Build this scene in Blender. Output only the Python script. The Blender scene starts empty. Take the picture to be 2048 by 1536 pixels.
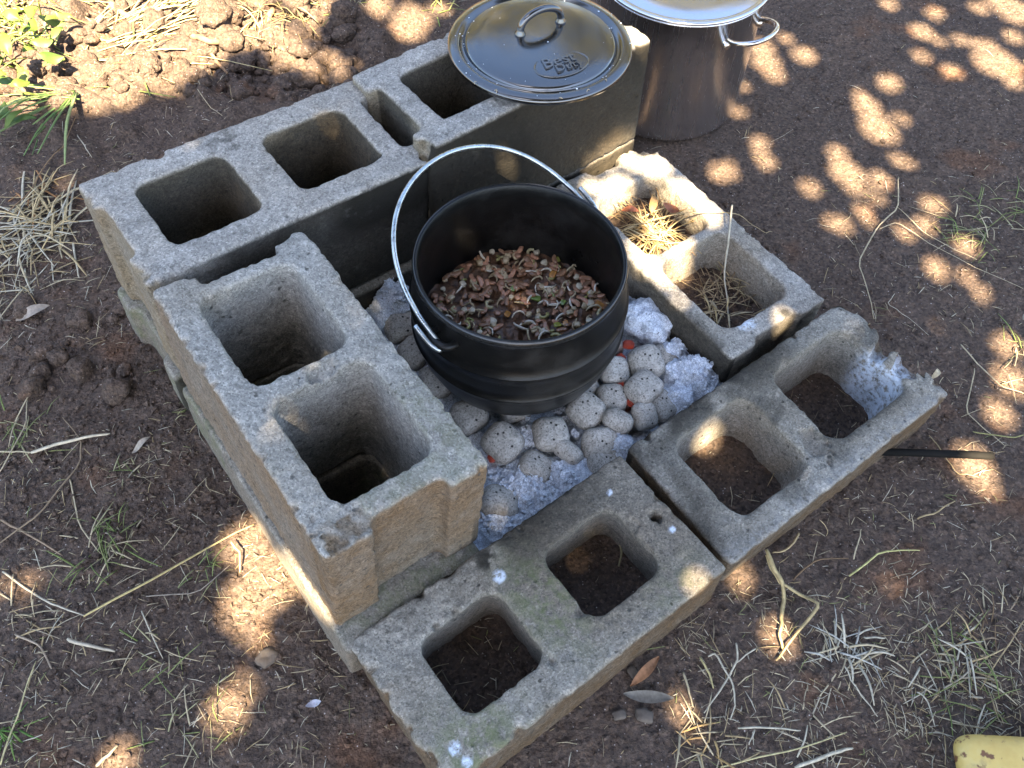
import bpy, bmesh, math, random
import numpy as np
from mathutils import Vector, Matrix, Euler
sc = bpy.context.scene
COL = sc.collection
rng = np.random.default_rng(7)
random.seed(7)

# ------------------------------------------------------------------ camera
CAM = np.array([-0.0161, -0.5451, 0.9481])
ROT = (0.58489, -0.02480, -0.00201)
FPX = 1753.05                      # focal length in pixels of the 2048 px wide frame
cam = bpy.data.cameras.new('camera')
cam.sensor_fit = 'HORIZONTAL'; cam.sensor_width = 36
cam.lens = FPX / 2048 * 36
cam.clip_start = 0.01; cam.clip_end = 500
camo = bpy.data.objects.new('camera', cam); COL.objects.link(camo)
camo.location = CAM; camo.rotation_euler = Euler(ROT, 'XYZ')
sc.camera = camo
RM = np.array(Euler(ROT, 'XYZ').to_matrix())

# ------------------------------------------------------------------ sky, sun, exposure
SUN_AZ, SUN_EL = math.radians(272), math.radians(58)
S = np.array([math.cos(SUN_AZ)*math.cos(SUN_EL), math.sin(SUN_AZ)*math.cos(SUN_EL), math.sin(SUN_EL)])
w = bpy.data.worlds.new('World'); sc.world = w; w.use_nodes = True
nt = w.node_tree
sky = nt.nodes.new('ShaderNodeTexSky'); sky.sky_type = 'NISHITA'; sky.sun_disc = False
sky.sun_elevation = SUN_EL; sky.sun_rotation = math.atan2(S[0], S[1])
sky.air_density = 1.0; sky.dust_density = 1.8; sky.ozone_density = 1.0
nt.links.new(sky.outputs[0], nt.nodes['Background'].inputs[0])
nt.nodes['Background'].inputs[1].default_value = 0.055
sl = bpy.data.lights.new('sun', 'SUN'); sl.energy = 5.0; sl.angle = math.radians(0.53)
sl.color = (1.0, 0.80, 0.53)
so = bpy.data.objects.new('sun', sl); COL.objects.link(so)
so.rotation_euler = Vector(S).to_track_quat('Z', 'Y').to_euler()
so.location = S * 8
vs = sc.view_settings
vs.view_transform = 'Standard'; vs.look = 'None'; vs.gamma = 1; vs.use_curve_mapping = False
vs.exposure = 3.78

ZG = -0.08                         # general soil level; z = 0 is the top of the lower course of blocks

# ------------------------------------------------------------------ helpers
def at(px, py, z=ZG):
    """point of the place at height z that the photograph shows at pixel (px, py)"""
    d = RM @ np.array([(px-1024)/FPX, -(py-768)/FPX, -1.0])
    return CAM + d * ((z-CAM[2])/d[2])

def hash3(ix, iy, iz, seed):
    n = (ix.astype(np.int64)*73856093) ^ (iy.astype(np.int64)*19349663) ^ (iz.astype(np.int64)*83492791) ^ (seed*2654435761)
    n = (n ^ (n >> 13)) * 1274126177
    n = n & 0x7fffffff
    n = (n ^ (n >> 16)) * 668265263 & 0x7fffffff
    return (n & 0xffff) / 65535.0

def vnoise(x, y, z, seed=0):
    x0, y0, z0 = np.floor(x), np.floor(y), np.floor(z)
    fx, fy, fz = x-x0, y-y0, z-z0
    fx = fx*fx*(3-2*fx); fy = fy*fy*(3-2*fy); fz = fz*fz*(3-2*fz)
    r = 0
    for a in (0, 1):
        wx = fx if a else 1-fx
        for b in (0, 1):
            wy = fy if b else 1-fy
            for c in (0, 1):
                wz = fz if c else 1-fz
                r = r + wx*wy*wz*hash3(x0+a, y0+b, z0+c, seed)
    return r*2-1

def vnoise2(x, y, seed=0):
    x0, y0 = np.floor(x), np.floor(y)
    fx, fy = x-x0, y-y0
    fx = fx*fx*(3-2*fx); fy = fy*fy*(3-2*fy)
    zz = np.zeros_like(x0)
    r = 0
    for a in (0, 1):
        wx = fx if a else 1-fx
        for b in (0, 1):
            wy = fy if b else 1-fy
            r = r + wx*wy*hash3(x0+a, y0+b, zz, seed)
    return r*2-1

def tag(o, label=None, cat=None, group=None, kind=None):
    if label: o['label'] = label
    if cat: o['category'] = cat
    if group: o['group'] = group
    if kind: o['kind'] = kind
    return o

def mesh_np(name, V, F, smooth=True, col=None):
    """mesh from arrays; F is an (n,3) or (n,4) array or a list of lists; col: per-vertex rgba"""
    me = bpy.data.meshes.new(name)
    V = np.asarray(V, dtype=np.float32)
    if isinstance(F, np.ndarray):
        n, k = F.shape
        me.vertices.add(len(V)); me.vertices.foreach_set('co', V.ravel())
        me.loops.add(n*k); me.loops.foreach_set('vertex_index', F.astype(np.int32).ravel())
        me.polygons.add(n)
        me.polygons.foreach_set('loop_start', np.arange(0, n*k, k, dtype=np.int32))
        me.polygons.foreach_set('loop_total', np.full(n, k, dtype=np.int32))
        me.update(calc_edges=True)
    else:
        me.from_pydata([tuple(map(float, v)) for v in V], [], [list(map(int, f)) for f in F])
        me.update()
    me.polygons.foreach_set('use_smooth', np.full(len(me.polygons), smooth))
    if col is not None:
        ca = me.color_attributes.new('col', 'FLOAT_COLOR', 'POINT')
        ca.data.foreach_set('color', np.asarray(col, dtype=np.float32).ravel())
    me.validate()
    return me

def link(name, me, mat=None, parent=None):
    o = bpy.data.objects.new(name, me); COL.objects.link(o)
    if mat is not None and me is not None and len(me.materials) == 0: me.materials.append(mat)
    if parent is not None: o.parent = parent
    return o

def empty(name, loc, rot=(0, 0, 0)):
    o = bpy.data.objects.new(name, None); COL.objects.link(o)
    o.location = loc; o.rotation_euler = rot; o.empty_display_size = 0.05
    return o

def lathe(profile, n=96, closed=False):
    P = np.array(profile); m = len(P)
    a = np.linspace(0, 2*np.pi, n, endpoint=False)
    V = np.stack([P[None, :, 0]*np.cos(a)[:, None], P[None, :, 0]*np.sin(a)[:, None], np.repeat(P[None, :, 1], n, 0)], -1).reshape(-1, 3)
    F = []
    mm = m if closed else m-1
    for i in range(n):
        j = (i+1) % n
        for k in range(mm):
            k2 = (k+1) % m
            F.append((i*m+k, j*m+k, j*m+k2, i*m+k2))
    return V, np.array(F)

def tube(pts, rad, n=8, cap=True):
    """tube along a polyline, radius constant or per point"""
    pts = np.array(pts, float); m = len(pts)
    rad = np.full(m, rad) if np.isscalar(rad) else np.array(rad)
    T = np.gradient(pts, axis=0); T /= np.linalg.norm(T, axis=1)[:, None]+1e-12
    up = np.array([0, 0, 1.0])
    if abs(T[0] @ up) > .9: up = np.array([1.0, 0, 0])
    V = []
    X = np.cross(T[0], up); X /= np.linalg.norm(X)
    for i in range(m):
        X = X - T[i]*(X @ T[i]); X /= np.linalg.norm(X); Y = np.cross(T[i], X)
        for k in range(n):
            a = 2*math.pi*k/n
            V.append(pts[i]+rad[i]*(X*math.cos(a)+Y*math.sin(a)))
    F = []
    for i in range(m-1):
        for k in range(n):
            k2 = (k+1) % n
            F.append([i*n+k, i*n+k2, (i+1)*n+k2, (i+1)*n+k])
    if cap:
        F.append(list(range(n))[::-1]); F.append([(m-1)*n+k for k in range(n)])
    return np.array(V), F

def smooth_path(pts, n=8):
    """Catmull-Rom resampling"""
    P = np.array(pts, float)
    if len(P) < 3:
        t = np.linspace(0, 1, n)[:, None]; return P[0]*(1-t)+P[-1]*t
    Q = np.vstack([2*P[0]-P[1], P, 2*P[-1]-P[-2]]); out = []
    for i in range(1, len(Q)-2):
        for t in np.linspace(0, 1, n, endpoint=False):
            a, b, c, d = Q[i-1], Q[i], Q[i+1], Q[i+2]
            out.append(.5*((2*b)+(c-a)*t+(2*a-5*b+4*c-d)*t*t+(3*b-a-3*c+d)*t**3))
    out.append(P[-1]); return np.array(out)

def join(parts):
    """(V,F) list -> one V, F (list of lists)"""
    VV, FF, o = [], [], 0
    for V, F in parts:
        VV.append(np.asarray(V)); FF += [[int(i)+o for i in f] for f in F]; o += len(V)
    return np.vstack(VV), FF

# ------------------------------------------------------------------ materials
class M:
    """small helper round a node tree"""
    def __init__(s, name):
        s.m = bpy.data.materials.new(name); s.m.use_nodes = True
        s.t = s.m.node_tree; s.b = s.t.nodes['Principled BSDF']
    def n(s, typ, **kw):
        x = s.t.nodes.new('ShaderNode'+typ)
        for k, v in kw.items():
            if k.startswith('i_'): x.inputs[k[2:].replace('_', ' ')].default_value = v
            else: setattr(x, k, v)
        return x
    def l(s, a, b): s.t.links.new(a, b)
    def co(s, kind='Object'):
        return s.n('TexCoord').outputs[kind]
    def noise(s, scale, detail=4, rough=.55, vec=None, dist=0.0):
        x = s.n('TexNoise'); x.inputs['Scale'].default_value = scale; x.inputs['Detail'].default_value = detail
        x.inputs['Roughness'].default_value = rough; x.inputs['Distortion'].default_value = dist
        s.l(vec if vec is not None else s.co(), x.inputs['Vector']); return x.outputs['Fac']
    def voro(s, scale, feature='F1', vec=None):
        x = s.n('TexVoronoi', feature=feature); x.inputs['Scale'].default_value = scale
        s.l(vec if vec is not None else s.co(), x.inputs['Vector']); return x
    def ramp(s, fac, stops):
        x = s.n('ValToRGB'); e = x.color_ramp.elements
        while len(e) > 1: e.remove(e[-1])
        e[0].position = stops[0][0]; c = stops[0][1]; e[0].color = (*c, 1) if len(c) == 3 else c
        for p, c in stops[1:]:
            q = e.new(p); q.color = (*c, 1) if len(c) == 3 else c
        s.l(fac, x.inputs[0]); return x.outputs[0]
    def mix(s, fac, a, b, mode='MIX'):
        x = s.n('Mix', data_type='RGBA', blend_type=mode)
        for v, i in ((fac, 0), (a, 6), (b, 7)):
            if hasattr(v, 'is_linked') or hasattr(v, 'links'): s.l(v, x.inputs[i])
            elif i == 0: x.inputs[0].default_value = v
            else: x.inputs[i].default_value = (*v, 1)
        return x.outputs[2]
    def math(s, op, a, b=0.0):
        x = s.n('Math', operation=op)
        for v, i in ((a, 0), (b, 1)):
            if hasattr(v, 'links'): s.l(v, x.inputs[i])
            else: x.inputs[i].default_value = v
        return x.outputs[0]
    def attr(s, name='col'):
        return s.n('Attribute', attribute_name=name)
    def bump(s, h, strength=.5, dist=.002, prev=None):
        x = s.n('Bump'); x.inputs['Strength'].default_value = strength; x.inputs['Distance'].default_value = dist
        s.l(h, x.inputs['Height'])
        if prev is not None: s.l(prev, x.inputs['Normal'])
        s.l(x.outputs[0], s.b.inputs['Normal']); return x.outputs[0]
    def base(s, c):
        if hasattr(c, 'links'): s.l(c, s.b.inputs['Base Color'])
        else: s.b.inputs['Base Color'].default_value = (*c, 1)
    def set(s, **kw):
        for k, v in kw.items(): s.b.inputs[k.replace('_', ' ')].default_value = v

BW = lambda v: (v, v, v)

def mat_soil():
    k = M('soil'); v = k.co()
    big = k.ramp(k.noise(5, 5, .6, v), [(.3, (.088, .065, .053)), (.52, (.112, .081, .063)), (.72, (.140, .098, .073))])
    c = k.mix(k.ramp(k.noise(70, 4, .7, v), [(.35, BW(0)), (.7, BW(1))]), big, (.074, .056, .046))
    c = k.mix(k.math('MULTIPLY', k.ramp(k.noise(190, 3, .6, v), [(.48, BW(0)), (.66, BW(1))]), .55), c, (.17, .115, .078))
    c = k.mix(k.ramp(k.noise(9, 3, .5, v), [(.6, BW(0)), (.72, BW(1))]), c, (.135, .078, .050))
    vo = k.voro(330, vec=v)
    # pale grit: only a few of the cells
    sep = k.n('SeparateColor'); k.l(vo.outputs['Color'], sep.inputs[0])
    sp = k.math('MULTIPLY', k.ramp(vo.outputs['Distance'], [(.18, BW(1)), (.32, BW(0))]), k.ramp(sep.outputs[0], [(.95, BW(0)), (.96, BW(1))]))
    c = k.mix(sp, c, (.42, .37, .33))
    g1 = k.voro(300, vec=v); q1 = k.n('SeparateColor'); k.l(g1.outputs['Color'], q1.inputs[0])
    c = k.mix(1.0, c, k.ramp(q1.outputs[0], [(0, BW(.55)), (.3, BW(.85)), (.8, BW(1.03)), (1, BW(1.4))]), 'MULTIPLY')
    k.base(c); k.set(Roughness=.97); k.b.inputs['Specular IOR Level'].default_value = .15
    h = k.math('ADD', k.math('ADD', k.noise(160, 5, .65, v), k.math('MULTIPLY', q1.outputs[1], .5)), k.math('MULTIPLY', k.noise(45, 4, .6, v), 1.4))
    k.bump(h, .95, .006)
    return k.m

def mat_concrete(name, top, side, seed, pores=.5):
    """col attribute: r tan earth stain, g dark tone (sooty and painted-in shade), b moss, a ash"""
    k = M(name)
    mp = k.n('Mapping'); mp.inputs['Location'].default_value = (seed*3.1, seed*1.7, seed*.9); k.l(k.co(), mp.inputs[0]); v = mp.outputs[0]
    n1 = k.noise(26, 5, .65, v); n2 = k.noise(230, 3, .7, v); n3 = k.noise(7, 3, .5, v)
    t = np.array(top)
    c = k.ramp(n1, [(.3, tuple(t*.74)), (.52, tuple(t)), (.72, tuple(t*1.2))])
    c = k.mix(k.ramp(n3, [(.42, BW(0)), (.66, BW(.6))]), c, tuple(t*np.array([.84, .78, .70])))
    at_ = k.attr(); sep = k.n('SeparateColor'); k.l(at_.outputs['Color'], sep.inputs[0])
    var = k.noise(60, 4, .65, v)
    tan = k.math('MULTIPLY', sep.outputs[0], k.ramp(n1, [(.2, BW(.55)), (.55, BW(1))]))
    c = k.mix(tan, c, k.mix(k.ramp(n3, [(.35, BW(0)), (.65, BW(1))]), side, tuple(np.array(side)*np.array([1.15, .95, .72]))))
    # sand grains and aggregate: each cell its own tone
    g1 = k.voro(560, vec=v); q1 = k.n('SeparateColor'); k.l(g1.outputs['Color'], q1.inputs[0])
    g2 = k.voro(210, vec=v); q2 = k.n('SeparateColor'); k.l(g2.outputs['Color'], q2.inputs[0])
    c = k.mix(1.0, c, k.ramp(q1.outputs[0], [(0, BW(.62)), (.25, BW(.88)), (.75, BW(1.07)), (1, BW(1.38))]), 'MULTIPLY')
    c = k.mix(1.0, c, k.ramp(q2.outputs[1], [(0, BW(.76)), (.2, BW(.95)), (.85, BW(1.03)), (1, BW(1.2))]), 'MULTIPLY')
    c = k.mix(k.math('MULTIPLY', k.ramp(n2, [(.30, BW(1)), (.42, BW(0))]), .6), c, tuple(t*.40))
    vo = k.voro(95, vec=v); sp2 = k.n('SeparateColor'); k.l(vo.outputs['Color'], sp2.inputs[0])
    wv = k.math('ADD', vo.outputs['Distance'], k.math('MULTIPLY', k.math('SUBTRACT', n2, .5), .5))
    pit = k.math('MULTIPLY', k.ramp(wv, [(.10, BW(1)), (.24, BW(0))]), k.ramp(sp2.outputs[0], [(.84, BW(0)), (.88, BW(1))]))
    c = k.mix(k.math('MULTIPLY', pit, pores), c, tuple(t*.25))
    moss = k.math('MULTIPLY', sep.outputs[2], k.ramp(var, [(.40, BW(0)), (.58, BW(1))]))
    c = k.mix(k.math('MULTIPLY', moss, .75), c, (.125, .140, .060))
    soot_shade = k.math('MULTIPLY', sep.outputs[1], k.ramp(k.noise(38, 4, .7, v), [(.15, BW(.78)), (.42, BW(1))]))
    c = k.mix(soot_shade, c, (.018, .016, .012))
    ash = k.math('MULTIPLY', at_.outputs['Alpha'], k.ramp(k.noise(120, 3, .7, v), [(.35, BW(0)), (.55, BW(1))]))
    c = k.mix(ash, c, (.62, .68, .76))
    k.base(c); k.set(Roughness=.96); k.b.inputs['Specular IOR Level'].default_value = .2
    h = k.math('SUBTRACT', k.math('ADD', k.math('MULTIPLY', q1.outputs[0], .8), k.math('MULTIPLY', k.noise(120, 4, .65, v), 1.3)), k.math('MULTIPLY', pit, .9))
    k.bump(h, .8, .0026)
    return k.m

def mat_iron(name, base=.018, rough=.42, bumpd=.0006, spec=.5, coat=0, dust=.08):
    k = M(name); v = k.co()
    c = k.ramp(k.noise(30, 4, .6, v), [(.3, BW(base*.7)), (.7, (base*1.5, base*1.4, base*1.2))])
    c = k.mix(k.math('MULTIPLY', k.ramp(k.noise(9, 5, .7, v), [(.50, BW(0)), (.72, BW(1))]), dust), c, (.075, .070, .062))
    k.base(c)
    r = k.ramp(k.noise(18, 4, .6, v), [(.3, BW(rough*.8)), (.7, BW(min(1, rough*1.35)))])
    k.l(r, k.b.inputs['Roughness']); k.b.inputs['Specular IOR Level'].default_value = spec
    k.bump(k.noise(420, 3, .6, v), .35, bumpd)
    if coat: k.b.inputs['Coat Weight'].default_value = coat; k.b.inputs['Coat Roughness'].default_value = .14; k.b.inputs['Coat IOR'].default_value = 1.7
    return k.m

def mat_steel(name, rough=.2, brushed=True, col=(.62, .60, .58), scuff=True):
    k = M(name); k.set(Metallic=1.0)
    mp = k.n('Mapping'); mp.inputs['Scale'].default_value = (60, 60, 2) if brushed else (20, 20, 20)
    k.l(k.co(), mp.inputs[0])
    nz = k.noise(8, 4, .6, mp.outputs[0])
    k.base(k.ramp(k.noise(35, 4, .7), [(.34, tuple(np.array(col)*.45)), (.5, col)]) if not brushed and scuff else col)
    k.l(k.ramp(nz, [(.3, BW(rough*.75)), (.7, BW(rough*1.4))]), k.b.inputs['Roughness'])
    if brushed:
        k.b.inputs['Anisotropic'].default_value = .6; tg = k.n('Tangent', direction_type='RADIAL', axis='Z'); k.l(tg.outputs[0], k.b.inputs['Tangent'])
    else: k.bump(nz, .05, .0006)
    return k.m

def mat_col(name, rough=.8, spec=.3, bs=0, bd=.001, trans=0.0, vary=.25):
    """colour from the col attribute with a little grain"""
    k = M(name); a = k.attr()
    g = k.ramp(k.noise(150, 3, .6), [(.3, BW(1-vary)), (.7, BW(1+vary*.6))])
    c = k.mix(1.0, a.outputs['Color'], g, 'MULTIPLY')
    k.base(c); k.set(Roughness=rough); k.b.inputs['Specular IOR Level'].default_value = spec
    if bs: k.bump(k.noise(bs, 3, .6), .6, bd)
    if trans:
        tr = k.n('BsdfTranslucent'); k.l(c, tr.inputs[0])
        mx = k.n('MixShader'); mx.inputs[0].default_value = trans
        out = [n for n in k.t.nodes if n.type == 'OUTPUT_MATERIAL'][0]
        k.l(k.b.outputs[0], mx.inputs[1]); k.l(tr.outputs[0], mx.inputs[2]); k.l(mx.outputs[0], out.inputs[0])
    return k.m

def mat_plain(name, col, rough=.8, spec=.3, nscale=60, var=.3, bump=0):
    k = M(name); v = k.co(); c = np.array(col)
    k.base(k.ramp(k.noise(nscale, 4, .6, v), [(.3, tuple(c*(1-var))), (.7, tuple(np.minimum(1, c*(1+var))))]))
    k.set(Roughness=rough); k.b.inputs['Specular IOR Level'].default_value = spec
    if bump: k.bump(k.noise(nscale*3, 3, .6, v), .5, bump)
    return k.m

# ================================================================== the ground
FITS = {  # block: x, y, yaw (deg), dz, slope along length, slope along width
    'A': (-.424, .087, 37.5, -.005, -.056, .052), 'B': (-.412, .075, -53.8, -.005, -.019, -.073),
    'C': (-.094, .320, 37.5, .001, .006, -.015), 'D': (-.057, -.405, 36.9, .003, .015, -.023),
    'E': (.263, -.161, 36.2, .003, .053, .028), 'F': (.070, .438, -53.9, .003, -.012, -.027)}
BL, BWD, BH, BLOW = .39, .19, .1795, .105

def frame(key):
    x, y, yaw, dz, tu, tv = FITS[key]; t = math.radians(yaw)
    u = np.array([math.cos(t), math.sin(t), tu]); u /= np.linalg.norm(u)
    v = np.array([-math.sin(t), math.cos(t), tv]); v -= u*(u@v); v /= np.linalg.norm(v)
    n = np.cross(u, v)
    o = np.array([x, y, dz-.195*tu-.095*tv])
    return o, u, v, n

def local_uv(key, x, y):
    bx, by, yaw, *_ = FITS[key]; t = math.radians(yaw)
    return (x-bx)*math.cos(t)+(y-by)*math.sin(t), -(x-bx)*math.sin(t)+(y-by)*math.cos(t)

def sstep(a, b, x):
    t = np.clip((x-a)/(b-a), 0, 1); return t*t*(3-2*t)

def ground_h(x, y):
    """soil height"""
    h = ZG + .010*vnoise2(x*1.7, y*1.7, 1) + .006*vnoise2(x*6, y*6, 2)
    near = sstep(3, 1.2, np.hypot(x, y-.3))
    pk = .45+.55*sstep(-.3, .4, vnoise2(x*4.3, y*4.3, 17))
    fine = pk*(.0032*vnoise2(x*23, y*23, 3) + .0022*vnoise2(x*55, y*55, 4) + .0030*np.abs(vnoise2(x*95, y*95, 5))) + .0019*vnoise2(x*170, y*170, 6)
    # cloddy, dug-over soil at the back left
    tl = sstep(.52, .78, y-.35*(x+.55)) * sstep(.02, -.30, x)
    cl = np.maximum(0, vnoise2(x*17, y*17, 8)); cl2 = np.maximum(0, vnoise2(x*36+3, y*36, 9))
    h = h + near*(fine + tl*(.040*cl**.8 + .018*cl2 + .02*vnoise2(x*5, y*5, 11)))
    lump = sstep(.35, .75, vnoise2(x*3.1+9, y*3.1, 12))
    h = h + near*lump*(.004*np.maximum(0, vnoise2(x*42, y*42, 13)))
    # level under the steel pot
    r = np.hypot(x-.2816, y-.7708); h = h + (ZG-.002-h)*sstep(.17, .13, r)*.95
    # earth inside the cores of block F, and the scraped floor of the fire pit
    u, v = local_uv('F', x, y)
    a = (u > .05) & (u < .195) & (v > .02) & (v < .165); h = np.where(a, h+.040, h)
    b = (u >= .195) & (u < .36) & (v > .02) & (v < .165); h = np.where(b, h+.022, h)
    return h

def spaced(lo, hi, step, far, growth=1.22):
    c = list(np.arange(lo, hi, step)); s = step; a = lo; left = []
    while a > -far: s *= growth; a -= s; left.append(a)
    s = step; a = c[-1]; right = []
    while a < far: s *= growth; a += s; right.append(a)
    return np.array(left[::-1]+c+right)

gx = spaced(-1.2, 1.25, .0042, 120); gy = spaced(-.52, 1.3, .0042, 120)
X, Y = np.meshgrid(gx, gy, indexing='ij')
Zg = ground_h(X, Y)
nx, ny = X.shape
idx = np.arange(nx*ny).reshape(nx, ny)
Fg = np.stack([idx[:-1, :-1], idx[1:, :-1], idx[1:, 1:], idx[:-1, 1:]], -1).reshape(-1, 4)
SOIL = mat_soil()
ground = tag(link('ground', mesh_np('ground', np.stack([X, Y, Zg], -1).reshape(-1, 3), Fg), SOIL), kind='structure')

# ================================================================== hollow concrete blocks (sculpted as solids)
def surface_nets(F, org, h):
    s = F < 0
    n = np.array(F.shape)-1
    acc = np.zeros((*n, 3)); cnt = np.zeros(n)
    sl = lambda o: tuple(slice(o[i], o[i]+n[i]) for i in range(3))
    for ax in range(3):
        for b in range(4):
            o = [0, 0, 0]; oth = [i for i in range(3) if i != ax]
            o[oth[0]] = b & 1; o[oth[1]] = b >> 1
            p = o.copy(); p[ax] += 1
            A, B = F[sl(o)], F[sl(p)]
            m = (A < 0) != (B < 0)
            t = np.where(m, A/np.where(m, A-B, 1), 0)
            cnt += m
            for i in range(3):
                acc[..., i] += m*(o[i] + (t if i == ax else 0))
    act = cnt > 0
    id_ = -np.ones(n, dtype=np.int64); id_[act] = np.arange(act.sum())
    ijk = np.argwhere(act)
    V = (ijk + acc[act]/cnt[act][:, None])*h + org
    Q = []
    for ax in range(3):
        oth = [(ax+1) % 3, (ax+2) % 3]
        lo = [slice(None)]*3; hi = [slice(None)]*3
        lo[ax] = slice(0, -1); hi[ax] = slice(1, None)
        for o_ in oth: lo[o_] = slice(1, -1); hi[o_] = slice(1, -1)
        a, b = s[tuple(lo)], s[tuple(hi)]
        for sign in (True, False):
            e = np.argwhere((a != b) & (a == sign))
            if not len(e): continue
            e = e.copy(); e[:, oth[0]] += 1; e[:, oth[1]] += 1
            def c(d0, d1):
                q = e.copy(); q[:, oth[0]] += d0; q[:, oth[1]] += d1
                return id_[q[:, 0], q[:, 1], q[:, 2]]
            quad = [c(-1, -1), c(0, -1), c(0, 0), c(-1, 0)]
            if not sign: quad = quad[::-1]
            Q.append(np.stack(quad, 1))
    return V, np.vstack(Q)

def rbox2(u, v, u0, u1, v0, v1, r):
    qx = np.abs(u-(u0+u1)/2)-(u1-u0)/2+r; qy = np.abs(v-(v0+v1)/2)-(v1-v0)/2+r
    return np.hypot(np.maximum(qx, 0), np.maximum(qy, 0))+np.minimum(np.maximum(qx, qy), 0)-r

def smax(a, b, k): 
    hh = np.clip(.5+.5*(a-b)/k, 0, 1); return b+(a-b)*hh+k*hh*(1-hh)

def make_block(name, key, height, cores, frogs, seed, mats, label, shift=(0, 0, 0), chips=(), rough=1.0, vox=.0031, corner=.016,
               stain=None, edge_chips=26, flare=.004, BL=.39):
    hgt = height
    o, U, V_, N = frame(key)
    org = np.array([-.012, -.012, -.012])
    g = [np.arange(org[0], BL+.012+vox, vox), np.arange(org[1], BWD+.012+vox, vox), np.arange(org[2], hgt+.012+vox, vox)]
    u, v, z = np.meshgrid(*g, indexing='ij')
    # a slow wander of the coordinates keeps the edges from being ruler straight
    wob = .0006*rough
    u1 = u + wob*vnoise(u*11, v*11, z*11, seed); v1 = v + wob*vnoise(u*11+7, v*11, z*11, seed+1); z1 = z + .6*wob*vnoise(u*13, v*13+5, z*13, seed+2)
    d = rbox2(u1, v1, .001, BL-.001, .001, BWD-.001, .006)
    for (e, v0, v1_, dep) in frogs:                       # recess in the ends
        c = -.02 if e == 0 else BL-dep
        f = rbox2(u1, v1, (-.05 if e == 0 else BL-dep), (dep if e == 0 else BL+.05), v0, v1_, .010)
        d = smax(d, -f, .004)
    tp = (z1/hgt-.5)*2
    for (a, b, c, e) in cores:
        t = flare*tp
        f = rbox2(u1, v1, a-t, b+t, c-t, e+t, corner)
        d = smax(d, -f, .0035)
    d = smax(smax(d, z1-hgt, .004), -z1, .004)
    r = np.random.default_rng(seed)
    for i in range(edge_chips):                           # knocks along the arrises
        k = r.integers(0, 4)
        if k < 2: c = np.array([r.uniform(0, BL), (0, BWD)[k], hgt])
        elif k == 2: c = np.array([r.choice([0, BL]), r.uniform(0, BWD), hgt])
        else:
            q = cores[r.integers(0, len(cores))]; side = r.integers(0, 4)
            c = np.array([r.uniform(q[0], q[1]), (q[2], q[3])[side % 2], hgt]) if side < 2 else np.array([(q[0], q[1])[side % 2], r.uniform(q[2], q[3]), hgt])
        R = r.uniform(.0022, .0058)*(1 if r.random() < .88 else 1.6)
        lo = [max(0, int((c[i]-2*R-org[i])/vox)-1) for i in range(3)]; hi = [int((c[i]+2*R-org[i])/vox)+2 for i in range(3)]
        w_ = tuple(slice(lo[i], hi[i]) for i in range(3))
        if d[w_].size == 0: continue
        ds = np.sqrt(((u[w_]-c[0])/r.uniform(.9, 2))**2+((v[w_]-c[1])/r.uniform(.9, 1.8))**2+(z[w_]-c[2])**2)-R
        ds = ds + .003*vnoise(u[w_]*150, v[w_]*150, z[w_]*150, seed+i)
        d[w_] = np.maximum(d[w_], -ds)
    for (cu, cv, cz, ru, rv, rz) in chips:                # named breaks
        ds = (np.sqrt(((u-cu)/ru)**2+((v-cv)/rv)**2+((z-cz)/rz)**2)-1)*min(ru, rv, rz)
        ds = ds + .0035*vnoise(u*90, v*90, z*90, seed+50) + .002*vnoise(u*220, v*220, z*220, seed+51)
        d = np.maximum(d, -ds)
    d = d + rough*(.0003*vnoise(u*60, v*60, z*60, seed+5) + .0010*vnoise(u*170, v*170, z*170, seed+6))
    d = d + rough*.0012*np.maximum(0, vnoise(u*110, v*110, z*110, seed+7)-.45)*2
    P, Q = surface_nets(d, org, vox)
    # stain and shade masks: earth tan (r), sooty and painted-in shade tone (g), moss (b), ash (a)
    col = np.zeros((len(P), 4))
    x, y, zz = P.T
    topness = sstep(hgt-.006, hgt-.0015, zz)
    outer = np.minimum(np.minimum(x, BL-x), np.minimum(y, BWD-y)) < .016
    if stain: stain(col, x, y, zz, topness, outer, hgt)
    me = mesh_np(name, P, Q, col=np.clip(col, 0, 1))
    ob = link(name, me, mats)
    off = o + U*shift[0]+V_*shift[1]+N*shift[2]
    mtx = Matrix.Identity(4)
    for i in range(3):
        mtx[i][0], mtx[i][1], mtx[i][2], mtx[i][3] = U[i], V_[i], N[i], off[i]
    ob.matrix_world = mtx
    tag(ob, label, 'concrete block', 'concrete blocks of the fire ring')
    return ob

nz = lambda x, y, z, f, s: vnoise(x*f, y*f, z*f, s)
C1 = mat_concrete('concrete_grey', (.315, .295, .262), (.172, .152, .110), 1)
C2 = mat_concrete('concrete_weathered', (.300, .285, .252), (.135, .103, .068), 2, .8)
C3 = mat_concrete('concrete_old', (.240, .222, .188), (.088, .066, .043), 3, .9)
std = [(.055, .166, .042, .146), (.225, .336, .042, .146)]
fr2 = [(0, .048, .142, .012), (1, .048, .142, .012)]
DEEP = [(.055, .166, .042, .146), (.225, .336, .042, .146)]

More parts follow.
